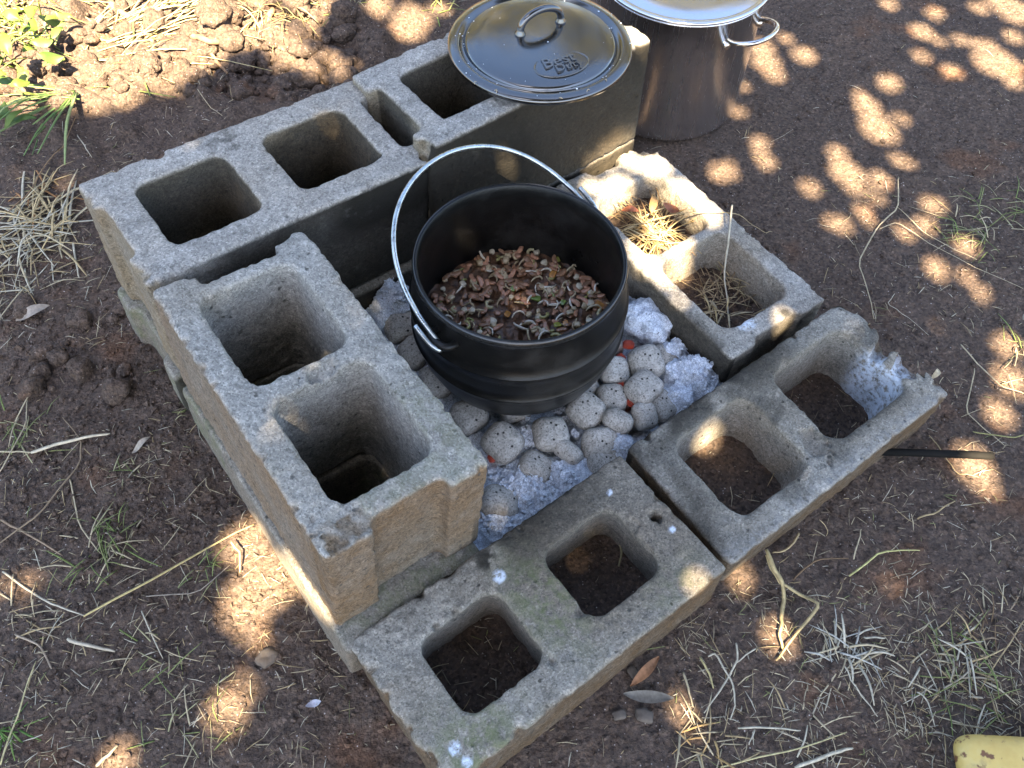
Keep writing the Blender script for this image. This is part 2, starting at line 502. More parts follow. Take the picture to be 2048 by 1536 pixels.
def st_A(c, x, y, z, top, outer, h):
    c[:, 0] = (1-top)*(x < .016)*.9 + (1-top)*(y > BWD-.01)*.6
    c[:, 1] = np.clip((y < .012)*(1-top)*(.95+.15*nz(x, y, z, 14, 3)), 0, 1)*sstep(.02, .12, x)  # near-black inner face: shadow put into the colour over the sooty tone
    inn = (~outer)*(1-top); c[:, 1] = np.maximum(c[:, 1], inn*.72*sstep(-.45, .1, nz(x, y, z, 9, 5)))  # core walls toned darker in patches
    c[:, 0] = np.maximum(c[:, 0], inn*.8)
    # char crumbs on top near the middle web
    c[:, 1] = np.maximum(c[:, 1], top*.55*sstep(.05, .0, np.hypot((x-.185)*1.0, (y-.165)))*(nz(x, y, z, 120, 8) > .05))
def st_B(c, x, y, z, top, outer, h):
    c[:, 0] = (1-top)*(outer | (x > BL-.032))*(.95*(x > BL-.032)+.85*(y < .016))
    c[:, 0] = np.maximum(c[:, 0], (x > BL-.035)*sstep(.25, -.3, nz(x, y, z, 30, 4))*top*.35*(y < .09))
    c[:, 1] = (y > BWD-.012)*(1-top)*sstep(.1, .0, z)*.8
    c[:, 2] = top*.35*sstep(.1, .5, nz(x, y, z, 11, 9))*sstep(.22, .3, x)
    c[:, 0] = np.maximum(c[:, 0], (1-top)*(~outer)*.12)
def st_C(c, x, y, z, top, outer, h):
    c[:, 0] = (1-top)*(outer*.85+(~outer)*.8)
    c[:, 1] = (y < .012)*(1-top)*np.clip(.95+.10*nz(x, y, z, 10, 3)-.25*sstep(.12, .36, x)*sstep(.09, .0, z)+.10*sstep(.22, .02, x), 0, .96)  # front darkened; sunlight on its lower band painted in as a paler tone
    c[:, 1] = np.maximum(c[:, 1], (1-top)*(~outer)*.72*sstep(-.4, .1, nz(x, y, z, 9, 5)))  # core walls darkened patchily
def st_D(c, x, y, z, top, outer, h):
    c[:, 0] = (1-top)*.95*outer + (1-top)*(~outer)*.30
    c[:, 0] = np.maximum(c[:, 0], top*.42*sstep(.12, .26, x)*sstep(-.01, .05, y))
    c[:, 1] = top*.80*sstep(.085, .0, BWD-y)*sstep(.10, .24, x)*sstep(-.5, .3, nz(x, y, z, 18, 2)) + (1-top)*(~outer)*.25
    c[:, 1] = np.maximum(c[:, 1], top*.9*sstep(.020, .006, np.hypot(x-.175, y-.176))*(nz(x, y, z, 100, 6) > -.1))
    c[:, 1] = np.maximum(c[:, 1], (y > BWD-.012)*(1-top)*.8)
    m = np.exp(-(((x-.20)/.03)**2+((y-.10)/.06)**2)) + .9*np.exp(-(((x-.05)/.05)**2+((y-.02)/.04)**2)) + .35*np.exp(-(((x-.33)/.05)**2+((y-.02)/.03)**2))
    c[:, 2] = np.clip(top*m*1.25, 0, 1)
    for (a, b, r_) in ((.031, .030, .008), (.033, .012, .007), (.176, .150, .009), (.372, .075, .005), (.345, .155, .004)):
        c[:, 3] = np.maximum(c[:, 3], top*sstep(r_, r_*.6, np.hypot(x-a, y-b)))
def st_E(c, x, y, z, top, outer, h):
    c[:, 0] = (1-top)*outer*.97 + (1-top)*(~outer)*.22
    c[:, 1] = top*.88*sstep(.075, .0, BWD-y)*sstep(-.45, .25, nz(x, y, z, 20, 2))*sstep(.40, .2, x)
    c[:, 1] = np.maximum(c[:, 1], top*.75*sstep(.07, .0, x)*sstep(-.15, .35, nz(x, y, z, 22, 7)))
    c[:, 1] = np.maximum(c[:, 1], top*.5*sstep(.1, .5, nz(x, y, z, 24, 12)))
    c[:, 1] = np.maximum(c[:, 1], (y > BWD-.012)*(1-top)*.8)
    c[:, 3] = (1-top)*.75*sstep(.045, .02, np.hypot(x-.352, (y-.075)*.9))*(x > .33)
    c[:, 3] = np.maximum(c[:, 3], top*.10*sstep(.03, 0, y))
def st_F(c, x, y, z, top, outer, h):
    c[:, 0] = (1-top)*.5 + top*.35*sstep(0, .5, nz(x, y, z, 12, 4))
    c[:, 1] = (y < .012)*(1-top)*np.clip(.30+.6*sstep(.16, .30, x)+.2*nz(x, y, z, 12, 3), 0, .93) + top*.6*sstep(.022, 0, y)*sstep(-.1, .4, nz(x, y, z, 25, 4))*sstep(.15, .25, x)
    c[:, 3] = top*sstep(.013, .008, np.hypot(x-.357, (y-.062)*.75))
    c[:, 1] = np.maximum(c[:, 1], top*.8*sstep(.012, .004, np.hypot(x-.375, y-.12)))
def st_low(c, x, y, z, top, outer, h):
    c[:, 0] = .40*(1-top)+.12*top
    c[:, 2] = .55*sstep(-.1, .4, nz(x, y, z, 13, 3))

def st_under(c, x, y, z, top, outer, h):
    st_low(c, x, y, z, top, outer, h); c[:, 1] = (1-top)*(y < .012)*.85

Bc = [(.044, .177, .038, .148), (.209, .343, .040, .150)]
Ec = [(.053, .169, .040, .156), (.222, .350, .042, .155)]
Fc = [(.066, .187, .036, .150), (.214, .346, .034, .152)]
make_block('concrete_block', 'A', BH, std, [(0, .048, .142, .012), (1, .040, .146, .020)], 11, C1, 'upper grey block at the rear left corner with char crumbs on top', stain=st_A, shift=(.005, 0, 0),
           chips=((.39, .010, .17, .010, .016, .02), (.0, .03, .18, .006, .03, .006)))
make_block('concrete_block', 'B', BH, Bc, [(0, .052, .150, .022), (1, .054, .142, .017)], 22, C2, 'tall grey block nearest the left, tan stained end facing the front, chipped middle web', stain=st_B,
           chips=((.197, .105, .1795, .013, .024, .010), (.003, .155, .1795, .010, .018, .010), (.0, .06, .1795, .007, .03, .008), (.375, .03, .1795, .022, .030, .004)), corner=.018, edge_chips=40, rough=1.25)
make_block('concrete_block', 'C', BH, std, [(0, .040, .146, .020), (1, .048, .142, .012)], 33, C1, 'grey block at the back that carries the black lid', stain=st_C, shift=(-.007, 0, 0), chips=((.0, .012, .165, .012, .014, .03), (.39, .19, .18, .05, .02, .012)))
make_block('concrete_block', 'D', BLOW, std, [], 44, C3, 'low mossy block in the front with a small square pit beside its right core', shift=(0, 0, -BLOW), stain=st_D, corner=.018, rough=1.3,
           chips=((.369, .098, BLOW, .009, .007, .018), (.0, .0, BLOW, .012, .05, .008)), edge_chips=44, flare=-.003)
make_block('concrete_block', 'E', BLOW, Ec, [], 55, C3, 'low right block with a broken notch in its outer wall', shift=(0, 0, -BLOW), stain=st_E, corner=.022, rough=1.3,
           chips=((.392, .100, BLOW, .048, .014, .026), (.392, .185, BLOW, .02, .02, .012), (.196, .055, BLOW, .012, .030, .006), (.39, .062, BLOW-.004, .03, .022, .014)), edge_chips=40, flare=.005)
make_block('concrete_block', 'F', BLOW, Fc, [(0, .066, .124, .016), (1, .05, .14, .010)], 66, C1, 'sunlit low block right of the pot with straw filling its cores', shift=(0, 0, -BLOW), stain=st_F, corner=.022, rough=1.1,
           chips=((.0, .19, BLOW, .03, .03, .02), (.30, .192, BLOW, .06, .006, .01)), flare=.006, edge_chips=34)
make_block('concrete_block', 'B', BLOW, DEEP, fr2, 77, C3, 'buried mossy block under the tall left block, only its ledge showing', shift=(.0, -.006, -BLOW-.0015), stain=st_low, vox=.004, BL=.42)
make_block('concrete_block', 'A', BLOW, DEEP, fr2, 88, C3, 'buried block under the rear left block, its edge showing on the outside', shift=(-.005, -.011, -BLOW-.0015), stain=st_under, vox=.004)
make_block('concrete_block', 'C', BLOW, DEEP, fr2, 99, C3, 'buried block under the back block with the lid', shift=(-.004, .002, -BLOW-.0015), stain=st_under, vox=.004)

# ================================================================== cast iron pot
IRON = mat_iron('cast_iron', .0045, .34, .0009, .30, 0, .28)
IRON_IN = mat_iron('cast_iron_inside', .006, .6)
LIDIRON = mat_iron('lid_iron', .009, .15, .00015, .9, .8)
WIRE = mat_steel('galvanised_wire', .30, False, (.48, .52, .52))
PC = np.array([.016, .164, 0.0])
pot = empty('cast_iron_pot', (PC[0], PC[1], -.040))
tag(pot, 'round black cast iron pot with a wire bail standing on the coals', 'pot')
pot.rotation_euler = (math.radians(-.6), math.radians(-.3), 0)
zo = .040
prof = [(.0005, -.038), (.06, -.040), (.095, -.036), (.112, -.026), (.124, -.010), (.132, .012), (.1362, .032), (.1372, .0400), (.1388, .0412), (.1394, .0428), (.1388, .0444), (.1374, .0456), (.1378, .06),
        (.1378, .075), (.1368, .0862), (.1384, .0874), (.1391, .0890), (.1385, .0906), (.1366, .0920), (.1345, .104), (.1312, .118), (.1288, .130), (.1284, .138), (.1284, .150), (.1262, .1515), (.1242, .150), (.1244, .13), (.130, .09),
        (.1312, .05), (.127, .012), (.117, -.012), (.10, -.025), (.0005, -.028)]
V, F = lathe([(r, z+zo) for r, z in prof], 128)
link('pot_body', mesh_np('pot_body', V, F), IRON, pot)
V, F = lathe([(.1284, .139+zo), (.1302, .1405+zo), (.1310, .1450+zo), (.1304, .1490+zo), (.1290, .1512+zo), (.1278, .1518+zo), (.1278, .139+zo)], 128, True)
RIM = mat_iron('rim_iron', .012, .22, .0004, .6)
link('rim_band', mesh_np('rim_band', V, F), RIM, pot)
LA = (math.radians(228), math.radians(49))
for a in LA:
    c = np.array([math.cos(a), math.sin(a), 0]); t = np.array([-math.sin(a), math.cos(a), 0])
    pts = [c*.1285+t*s*.016+np.array([0, 0, .118+zo]) + (c*.017)*math.sin(q) + np.array([0, 0, .005*math.sin(q)]) for s, q in ((1, 0), (.95, .5), (.7, 1.1), (.3, 1.45), (0, 1.57), (-.3, 1.45), (-.7, 1.1), (-.95, .5), (-1, 0))]
    V, F = tube(smooth_path(pts, 4), .0052, 10)
    link('lug', mesh_np('lug', V, F), IRON, pot)
# bail: a bow of wire lying back towards the left
ax = np.array([math.cos(LA[1]), math.sin(LA[1]), 0.0]); upv = np.array([0, 0, 1.0]); side = np.cross(ax, upv)
tl = -1.02; nb = math.cos(tl)*upv+math.sin(tl)*side
bc = np.array([0, 0, .122+zo]); hw = .1435
pts = []
for a in np.linspace(0, math.pi, 41):
    r1 = hw*(1+.06*math.sin(a)**2)
    pts.append(bc+ax*r1*math.cos(a)+nb*hw*1.19*math.sin(a)**.92)
pts = np.array(pts)
# ends: a little straight run then a hook turned back through the lug
def hook(p, q, s):
    d = (q-p)/np.linalg.norm(q-p); o = ax*s*.010
    return [p+d*.034+o*1.2, p+d*.016+o*1.15, p+d*.004+o, p-d*.006+o*.55, p-d*.005, p+d*.004]
h0 = hook(pts[0], pts[3], 1); h1 = hook(pts[-1], pts[-4], -1)
full = np.vstack([h0, pts[2:-2], h1[::-1]])
V, F = tube(smooth_path(full, 4), .0031, 10)
link('bail_handle', mesh_np('bail_handle', V, F), WIRE, pot)

# ------------------------------------------------------------------ what is cooking in it
FOOD = mat_col('cooked_food', .18, .5, 90, .002, 0, .35)
SAUCE = mat_plain('browned_juices', (.095, .050, .028), .32, .5, 110, .7, .003)
a = np.linspace(0, 2*np.pi, 120, endpoint=False); rr = np.linspace(.0005, .1312, 46)
Rr, Aa = np.meshgrid(rr, a, indexing='ij'); xx, yy = Rr*np.cos(Aa), Rr*np.sin(Aa)
zf = .022 + .004*vnoise2(xx*60, yy*60, 31) + .0045*vnoise2(xx*140, yy*140, 32) + .004*vnoise2(xx*12, yy*12, 33) - .010*sstep(.04, .0, np.hypot(xx-.01, yy+.03))
i2 = np.arange(46*120).reshape(46, 120)
Ff = np.stack([i2[:-1], i2[1:], np.roll(i2, -1, 1)[1:], np.roll(i2, -1, 1)[:-1]], -1).reshape(-1, 4)
stew = link('browned_stew', mesh_np('browned_stew', np.stack([xx, yy, zf], -1).reshape(-1, 3), Ff), SAUCE)
stew.location = (PC[0], PC[1], 0)
tag(stew, 'brown minced base of the stew covering the bottom of the black pot', 'stew', None, 'stuff')
def piece_mesh(kind, seed):
    r = np.random.default_rng(seed)
    if kind == 'onion':
        R = r.uniform(.006, .011); span = r.uniform(1.6, 3.6)
        t = np.linspace(0, span*.75, 10)
        pts = np.stack([R*np.cos(t), R*np.sin(t)*r.uniform(.6, 1), .002*np.sin(t*1.7)], 1); pts -= pts.mean(0)
        V, F = tube(pts, np.full(10, .0013)*(1-.35*np.abs(np.linspace(-1, 1, 10))), 6); V = V.copy(); V[:, 2] *= 1.7
    elif kind == 'celery':
        R = .0055; t = np.linspace(-1.3, 1.3, 9)
        pts = np.stack([R*np.sin(t), R*np.cos(t), 0*t], 1); pts -= pts.mean(0)
        V, F = tube(pts, .0020, 7)
    else:
        sx, sy, sz = {'bacon': (.0075, .0030, .0022), 'pepper': (.006, .0045, .0014), 'cube': (.0045, .0036, .0030)}[kind]
        u, v = np.meshgrid(np.linspace(-1, 1, 7), np.linspace(0, 2*np.pi, 12, endpoint=False), indexing='ij')
        k = (1-np.abs(u)**6*.55)
        x = u*sx; y = np.sign(np.cos(v))*np.abs(np.cos(v))**.5*sy*k; z = np.sign(np.sin(v))*np.abs(np.sin(v))**.5*sz*k
        z = z + .0009*np.sin(u*2.2+seed)*(kind == 'bacon'); y = y+.0006*np.sin(u*3+seed)
        V = np.stack([x, y, z], -1).reshape(-1, 3); F = []
        for i in range(6):
            for j in range(12): F.append([i*12+j, i*12+(j+1) % 12, (i+1)*12+(j+1) % 12, (i+1)*12+j])
        F.append(list(range(12))[::-1]); F.append([72+j for j in range(12)])
    V = V + .0006*np.stack([vnoise(V[:, 0]*400, V[:, 1]*400, V[:, 2]*400+k, seed) for k in (0, 9, 19)], 1)
    return V, F
pal = {'onion': [(.34, .29, .19), (.25, .20, .13), (.46, .43, .36), (.22, .17, .10)], 'celery': [(.22, .20, .08), (.15, .16, .05), (.28, .25, .14)],
       'bacon': [(.23, .115, .065), (.19, .105, .06), (.30, .155, .095), (.15, .085, .05)], 'pepper': [(.20, .20, .04), (.26, .12, .03), (.12, .17, .04)], 'cube': [(.30, .24, .15), (.22, .12, .075), (.34, .30, .22)]}
lab = {'onion': ('onion_slice', 'translucent curved onion slice frying in the black pot', 'onion', 'onion slices in the pot'),
       'celery': ('celery_slice', 'pale green crescent of celery frying in the black pot', 'celery', 'celery slices in the pot'),
       'bacon': ('bacon_strip', 'browned curled bacon strip frying in the black pot', 'bacon', 'bacon strips in the pot'),
       'pepper': ('pepper_piece', 'bright green or orange pepper scrap in the black pot', 'pepper', 'pepper scraps in the pot'),
       'cube': ('bacon_cube', 'small pale fatty bacon cube in the black pot', 'bacon', 'bacon cubes in the pot')}
var = {}
for kd, cols in pal.items():
    for i, c in enumerate(cols):
        V, F = piece_mesh(kd, 100+i*7+len(kd))
        var[(kd, i)] = mesh_np(kd, V, F, col=np.tile([*(np.array(c)*1.45), 1], (len(V), 1))); var[(kd, i)].materials.append(FOOD)
for i in range(560):
    kd = rng.choice(['onion', 'celery', 'bacon', 'pepper', 'cube'], p=[.24, .09, .42, .03, .22])
    me = var[(kd, int(rng.integers(0, len(pal[kd]))))]
    nm, lb, ct, gp = lab[kd]
    r_ = .126*math.sqrt(rng.uniform()); t_ = rng.uniform(0, 2*math.pi)
    x, y = r_*math.cos(t_), r_*math.sin(t_)
    if math.hypot(x-.01, y+.03) < .022 and rng.random() < .7: continue
    o = link(nm, me)
    zz = .022+.004*float(vnoise2(np.array(x*12), np.array(y*12), 33))+rng.uniform(.003, .008)
    o.location = (PC[0]+x, PC[1]+y, zz); o.rotation_euler = (rng.normal(0, .13), rng.normal(0, .13), rng.uniform(0, 6.28))
    s = rng.uniform(.75, 1.25); o.scale = (s, s, s)
    tag(o, lb, ct, gp)

# ================================================================== lid lying on the back block
lc = np.array([.044, .5235])
lid = empty('pot_lid', (lc[0], lc[1], .1835), (math.radians(-.9), math.radians(.2), 0))
tag(lid, 'round black cast iron lid with arched handle and oval maker badge', 'lid')
V, F = lathe([(.0005, .004), (.09, .004), (.104, .000), (.118, .003), (.126, .004), (.1285, .0065), (.1285, .0105), (.1265, .013), (.1155, .0145), (.1135, .0140), (.1115, .0085), (.1065, .0080), (.1050, .0120), (.1035, .0150), (.101, .0158), (.080, .0180), (.05, .0196), (.0005, .0202)], 128)
link('lid_plate', mesh_np('lid_plate', V, F), LIDIRON, lid)
def on_lid(px, py, h=.018): return at(px, py, .1835+h)-np.array([lc[0], lc[1], .1835])
p0, p1 = on_lid(1040, 71), on_lid(1121, 44)
dv = p1-p0; m = (p0+p1)/2
pts = [p0+np.array([0, 0, -.002])]
for q in np.linspace(0, math.pi, 13): pts.append(m-dv/2*math.cos(q)*1.0+np.array([0, 0, .004+.026*math.sin(q)**.8]))
pts.append(p1+np.array([0, 0, -.002]))
V, F = tube(smooth_path(pts, 3), [.0078 if i < 4 or i > 3*14-4 else .0052 for i in range(len(smooth_path(pts, 3)))], 12)
link('lid_handle', mesh_np('lid_handle', V, F), LIDIRON, lid)
# badge: raised oval ring with two lines of lettering
bcn = on_lid(1123, 130, .0185); bx = on_lid(1174, 114, .0185)-on_lid(1072, 144, .0185); half = np.linalg.norm(bx)/2
ang = math.atan2(bx[1], bx[0])
badge = bpy.data.objects.new('badge', None)
t = np.linspace(0, 2*np.pi, 64, endpoint=False)
ring = []
nseg = 64
V = []; F = []
for i in range(nseg):
    cx, cy = half*math.cos(t[i]), half*.62*math.sin(t[i]); nrm = np.array([math.cos(t[i])*.62, math.sin(t[i]), 0]); nrm /= np.linalg.norm(nrm)
    for k in range(8):
        q = 2*math.pi*k/8; V.append(np.array([cx, cy, 0])+nrm*.0012*math.cos(q)+np.array([0, 0, .0011*math.sin(q)]))
for i in range(nseg):
    for k in range(8): F.append([i*8+k, ((i+1) % nseg)*8+k, ((i+1) % nseg)*8+(k+1) % 8, i*8+(k+1) % 8])
bd = link('badge', mesh_np('badge', np.array(V), F), LIDIRON, lid)
bd.location = bcn; bd.rotation_euler = (0, 0, ang)
for txt, size, ox, oy in (('Best', half*.72, -.002, -.0015), ('Duty', half*.52, .006, -.0145)):
    cu = bpy.data.curves.new(txt, 'FONT'); cu.body = txt; cu.size = size; cu.extrude = .0020; cu.bevel_depth = .0001; cu.align_x = 'CENTER'; cu.shear = .1; cu.resolution_u = 3; cu.offset = 0.0
    tmp = bpy.data.objects.new('tmp', cu); COL.objects.link(tmp)
    dg = bpy.context.evaluated_depsgraph_get(); me = bpy.data.meshes.new_from_object(tmp.evaluated_get(dg))
    bpy.data.objects.remove(tmp)
    me.materials.clear()
    o = link('lettering', me, LIDIRON, bd); o.location = (ox, oy, .0004)
# drips and splashes
DROP = M('water'); DROP.base((.75, .78, .8)); DROP.set(Roughness=.08); DROP = DROP.m
parts = []
r = np.random.default_rng(5)
for i in range(85):
    q = r.uniform(0, 2*math.pi); rd = .103*math.sqrt(r.uniform()) if i < 50 else r.uniform(.104, .126)
    x, y = rd*math.cos(q), rd*math.sin(q); zz = (.0200-.0042*(rd/.101)**2 if rd < .1035 else .010 if rd < .112 else .0142)
    s = r.uniform(.0004, .0011)*(1.5 if r.random() < .1 else 1)
    V = np.array([(0, 0, .6), (1, 0, 0), (.5, .87, 0), (-.5, .87, 0), (-1, 0, 0), (-.5, -.87, 0), (.5, -.87, 0)])*s+np.array([x, y, zz])
    parts.append((V, [[0, 1+k, 1+(k+1) % 6] for k in range(6)]))
V, F = join(parts)
tag(link('water_drops', mesh_np('water_drops', V, F), DROP, lid), kind='stuff')
# scraps of cooked onion on the flange
for px, py, sc_ in ((992, 182, 1), (1122, 196, .8), (1176, 181, .7), (1212, 160, .6), (950, 165, .6)):
    g = on_lid(px, py, .0158); g = np.array([lc[0], lc[1], .1835])+g
    o = link('onion_scrap', var[('onion', 1)]); o.location = g; o.scale = (sc_*.55,)*3; o.rotation_euler = (0, 0, px)
    tag(o, 'tiny onion scrap stuck on the rim of the black lid', 'onion', 'onion scraps on the lid rim')

# ================================================================== steel stockpot
STEEL = mat_steel('brushed_steel', .21, True, (.88, .90, .93))
POL = mat_steel('polished_steel', .10, False, (.70, .69, .68))
sx, sy = .2816, .7708
sp = empty('stockpot', (sx, sy, -.080))
tag(sp, 'tall stainless steel stockpot with side handles standing behind the blocks', 'stockpot')
z0 = .080
V, F = lathe([(.0005, .002), (.124, .002), (.1315, .005), (.1338, .010), (.1345, .016), (.1345, z0+.147), (.1385, z0+.1495), (.1385, z0+.1515), (.1340, z0+.1515), (.1330, z0+.146), (.1330, .012), (.0005, .008)], 160)
link('pot_body', mesh_np('pot_body', V, F), STEEL, sp)
for k in range(2):
    hd = None
    q1 = at(1445, 84, .118)-np.array([sx, sy, 0]); q2 = at(1511, 50, .118)-np.array([sx, sy, 0])
    a1, a2 = math.atan2(q1[1], q1[0])+math.pi*k, math.atan2(q2[1], q2[0])+math.pi*k
    a1 = -1.12+math.pi*k; a2 = -.48+math.pi*k
    am = (a1+a2)/2; c = np.array([math.cos(am), math.sin(am), 0]); t_ = np.array([-math.sin(am), math.cos(am), 0])
    w_ = .1345*math.sin((a2-a1)/2); base = c*.1345*math.cos((a2-a1)/2)
    pts = [base-t_*w_+np.array([0, 0, z0+.118])]
    for f, g in ((-1.02, .012), (-.98, .024), (-.82, .036), (-.5, .045), (0, .049), (.5, .045), (.82, .036), (.98, .024), (1.02, .012), (1.0, 0)):
        pts.append(base+t_*w_*f+c*g+np.array([0, 0, z0+.116+.014*abs(g)/.05]))
    V, F = tube(smooth_path(pts, 4), .0042, 10)
    hd = link('side_handle', mesh_np('side_handle', V, F), POL, sp)
    for s in (-1, 1):
        pp = base+t_*w_*s*1.0+c*.001
        V, F = lathe([(.0005, .0085), (.004, .008), (.0065, .006), (.0072, .002), (.0075, -.001)], 20)
        V = V@np.array([[0, 0, 1], [0, 1, 0], [-1, 0, 0]], float)      # axis to +x
        pn = (base+t_*w_*s); an = math.atan2(pn[1], pn[0]); Rz = np.array([[math.cos(an), -math.sin(an), 0], [math.sin(an), math.cos(an), 0], [0, 0, 1]])
        V = V[:, [2, 1, 0]] if False else V
        if V[:, 0].max() < .005: V[:, 0] *= -1
        V = (Rz@V.T).T+np.array([.1338*math.cos(an), .1338*math.sin(an), z0+.110])
        link('rivet_plate', mesh_np('rivet_plate', V, F), POL, hd)
sl_ = empty('steel_cover', (sx, sy, .0723))
tag(sl_, 'flat stainless steel lid closing the tall stockpot', 'lid')
LIDST = mat_steel('lid_steel', .15, False, (.66, .65, .66), False)
V, F = lathe([(.0005, .080), (.131, .080), (.1395, .0805), (.1410, .0825), (.1410, .0845), (.1395, .0860), (.1345, .0862), (.1325, .0850), (.1300, .0858), (.10, .0875), (.05, .0885), (.0005, .0888)], 160)
link('lid_disc', mesh_np('lid_disc', V, F), LIDST, sl_)
pts = [np.array([-.035, 0, .088])]+[np.array([-.035*math.cos(q), 0, .094+.026*math.sin(q)]) for q in np.linspace(0, math.pi, 11)]+[np.array([.035, 0, .088])]
V, F = tube(smooth_path(pts, 3), .0045, 10); link('lid_handle', mesh_np('lid_handle', V, F), POL, sl_)

# ================================================================== the fire: ash, briquettes, embers
k = M('ash_flakes'); v = k.co()
c = k.ramp(k.noise(55, 5, .7, v), [(.18, (.25, .28, .33)), (.30, (.66, .71, .80)), (.55, (.80, .85, .92)), (.8, (.88, .90, .93))])
c = k.mix(k.ramp(k.noise(170, 3, .7, v), [(.29, BW(1)), (.37, BW(0))]), c, (.09, .09, .11))
vc = k.voro(230, 'DISTANCE_TO_EDGE', v)
c = k.mix(k.math('MULTIPLY', k.ramp(vc.outputs['Distance'], [(.02, BW(1)), (.10, BW(0))]), .55), c, (.20, .22, .27))
k.base(c); k.set(Roughness=.97); k.b.inputs['Specular IOR Level'].default_value = .1
k.bump(k.math('ADD', k.noise(260, 4, .7, v), k.noise(90, 4, .6, v)), 1.0, .004)
ASH = k.m
k = M('briquette_ash'); v = k.co()
oi = k.n('ObjectInfo')
c = k.ramp(k.noise(45, 4, .6, v), [(.3, (.33, .31, .275)), (.55, (.43, .405, .36)), (.8, (.52, .495, .45))])
c = k.mix(k.math('MULTIPLY', oi.outputs['Random'], .35), c, (.31, .285, .245))
c = k.mix(k.ramp(k.noise(260, 2, .6, v), [(.26, BW(1)), (.36, BW(0))]), c, (.03, .028, .025))
vo = k.voro(160, vec=v); s2 = k.n('SeparateColor'); k.l(vo.outputs['Color'], s2.inputs[0])
c = k.mix(k.math('MULTIPLY', k.ramp(vo.outputs['Distance'], [(.2, BW(1)), (.36, BW(0))]), k.ramp(s2.outputs[0], [(.88, BW(0)), (.9, BW(1))])), c, (.03, .028, .026))
k.base(c); k.set(Roughness=.98); k.b.inputs['Specular IOR Level'].default_value = .1
g1 = k.voro(520, vec=v); q1 = k.n('SeparateColor'); k.l(g1.outputs['Color'], q1.inputs[0])
k.base(k.mix(1.0, c, k.ramp(q1.outputs[0], [(0, BW(.62)), (.3, BW(.9)), (1, BW(1.22))]), 'MULTIPLY'))
k.bump(k.math('ADD', q1.outputs[0], k.noise(120, 3, .6, v)), .7, .0018)
BRI = k.m
k = M('glowing_ember'); v = k.co()
k.base((.12, .03, .02)); k.l(k.ramp(k.noise(120, 3, .6, v), [(.4, (.25, .012, .004)), (.62, (1, .10, .03))]), k.b.inputs['Emission Color']); k.b.inputs['Emission Strength'].default_value = .011
k.set(Roughness=1.0)
EMB = k.m

PIT = np.array([(-.262, .190), (.072, .440), (.305, .128), (.152, -.012), (-.004, -.140)])
def inside(poly, x, y):
    r = np.ones(np.shape(x), bool); n = len(poly)
    for i in range(n):
        a, b = poly[i], poly[(i+1) % n]
        r &= ((b[0]-a[0])*(y-a[1])-(b[1]-a[1])*(x-a[0])) <= .012*np.hypot(*(b-a))
    return r
ax_ = np.arange(-.28, .32, .0026); ay_ = np.arange(-.16, .46, .0026)
AX, AY = np.meshgrid(ax_, ay_, indexing='ij')
hz = -.0700 + .006*vnoise2(AX*13, AY*13, 41)
for px, py, rx, ht in ((1385, 760, .040, .042), (1350, 800, .028, .030), (1345, 715, .025, .030), (1060, 985, .065, .030), (1130, 960, .045, .032), (1000, 1060, .06, .026), (795, 625, .045, .052), (780, 600, .03, .05),
                       (1290, 640, .05, .03), (1230, 900, .03, .030), (1180, 860, .04, .022), (1060, 880, .05, .022), (820, 660, .05, .03), (1250, 780, .05, .018)):
    q = at(px, py, -.065); hz = np.maximum(hz, -.0760+1.15*ht*np.exp(-((AX-q[0])**2+(AY-q[1])**2)/(2*(rx*.62)**2)) + .004*vnoise2(AX*25, AY*25, 42))
rid = 1-np.abs(vnoise2(AX*75, AY*75, 43)); rid2 = 1-np.abs(vnoise2(AX*160+4, AY*160, 44))
hz = hz + .0065*(rid-.5) + .0045*(rid2-.5) + .002*vnoise2(AX*300, AY*300, 45)
ia = np.arange(AX.size).reshape(AX.shape)
Q = np.stack([ia[:-1, :-1], ia[1:, :-1], ia[1:, 1:], ia[:-1, 1:]], -1).reshape(-1, 4)
mx, my = AX.ravel()[Q].mean(1), AY.ravel()[Q].mean(1)
Q = Q[inside(PIT, mx, my)]
us, Q2 = np.unique(Q, return_inverse=True)
ashm = mesh_np('ash_bed', np.stack([AX, AY, hz], -1).reshape(-1, 3)[us], Q2.reshape(-1, 4), smooth=True)
tag(link('ash_bed', ashm, ASH), 'pale bluish white flaky ash spread over the floor of the fire pit', 'ash', None, 'stuff')

def lump(rx, ry, rz, seed, amp, ex=2.2, n=26, freq=60):
    u, v = np.meshgrid(np.linspace(-np.pi/2, np.pi/2, n), np.linspace(-np.pi, np.pi, n*2, endpoint=False), indexing='ij')
    s = lambda w_, e: np.sign(w_)*np.abs(w_)**e
    e = 2/ex
    x = rx*s(np.cos(u), e)*s(np.cos(v), e); y = ry*s(np.cos(u), e)*s(np.sin(v), e); z = rz*s(np.sin(u), .95)
    P = np.stack([x, y, z], -1).reshape(-1, 3)
    d = amp*(vnoise(P[:, 0]*freq, P[:, 1]*freq, P[:, 2]*freq, seed)+.5*vnoise(P[:, 0]*freq*2.3, P[:, 1]*freq*2.3, P[:, 2]*freq*2.3, seed+1)+.3*vnoise(P[:, 0]*freq*5, P[:, 1]*freq*5, P[:, 2]*freq*5, seed+2))
    P = P*(1+(d/np.maximum(.004, np.linalg.norm(P, axis=1)))[:, None])
    F = []
    m = n*2
    i = np.arange(n*m).reshape(n, m)
    F = np.stack([i[:-1], np.roll(i, -1, 1)[:-1], np.roll(i, -1, 1)[1:], i[1:]], -1).reshape(-1, 4)
    return P, F
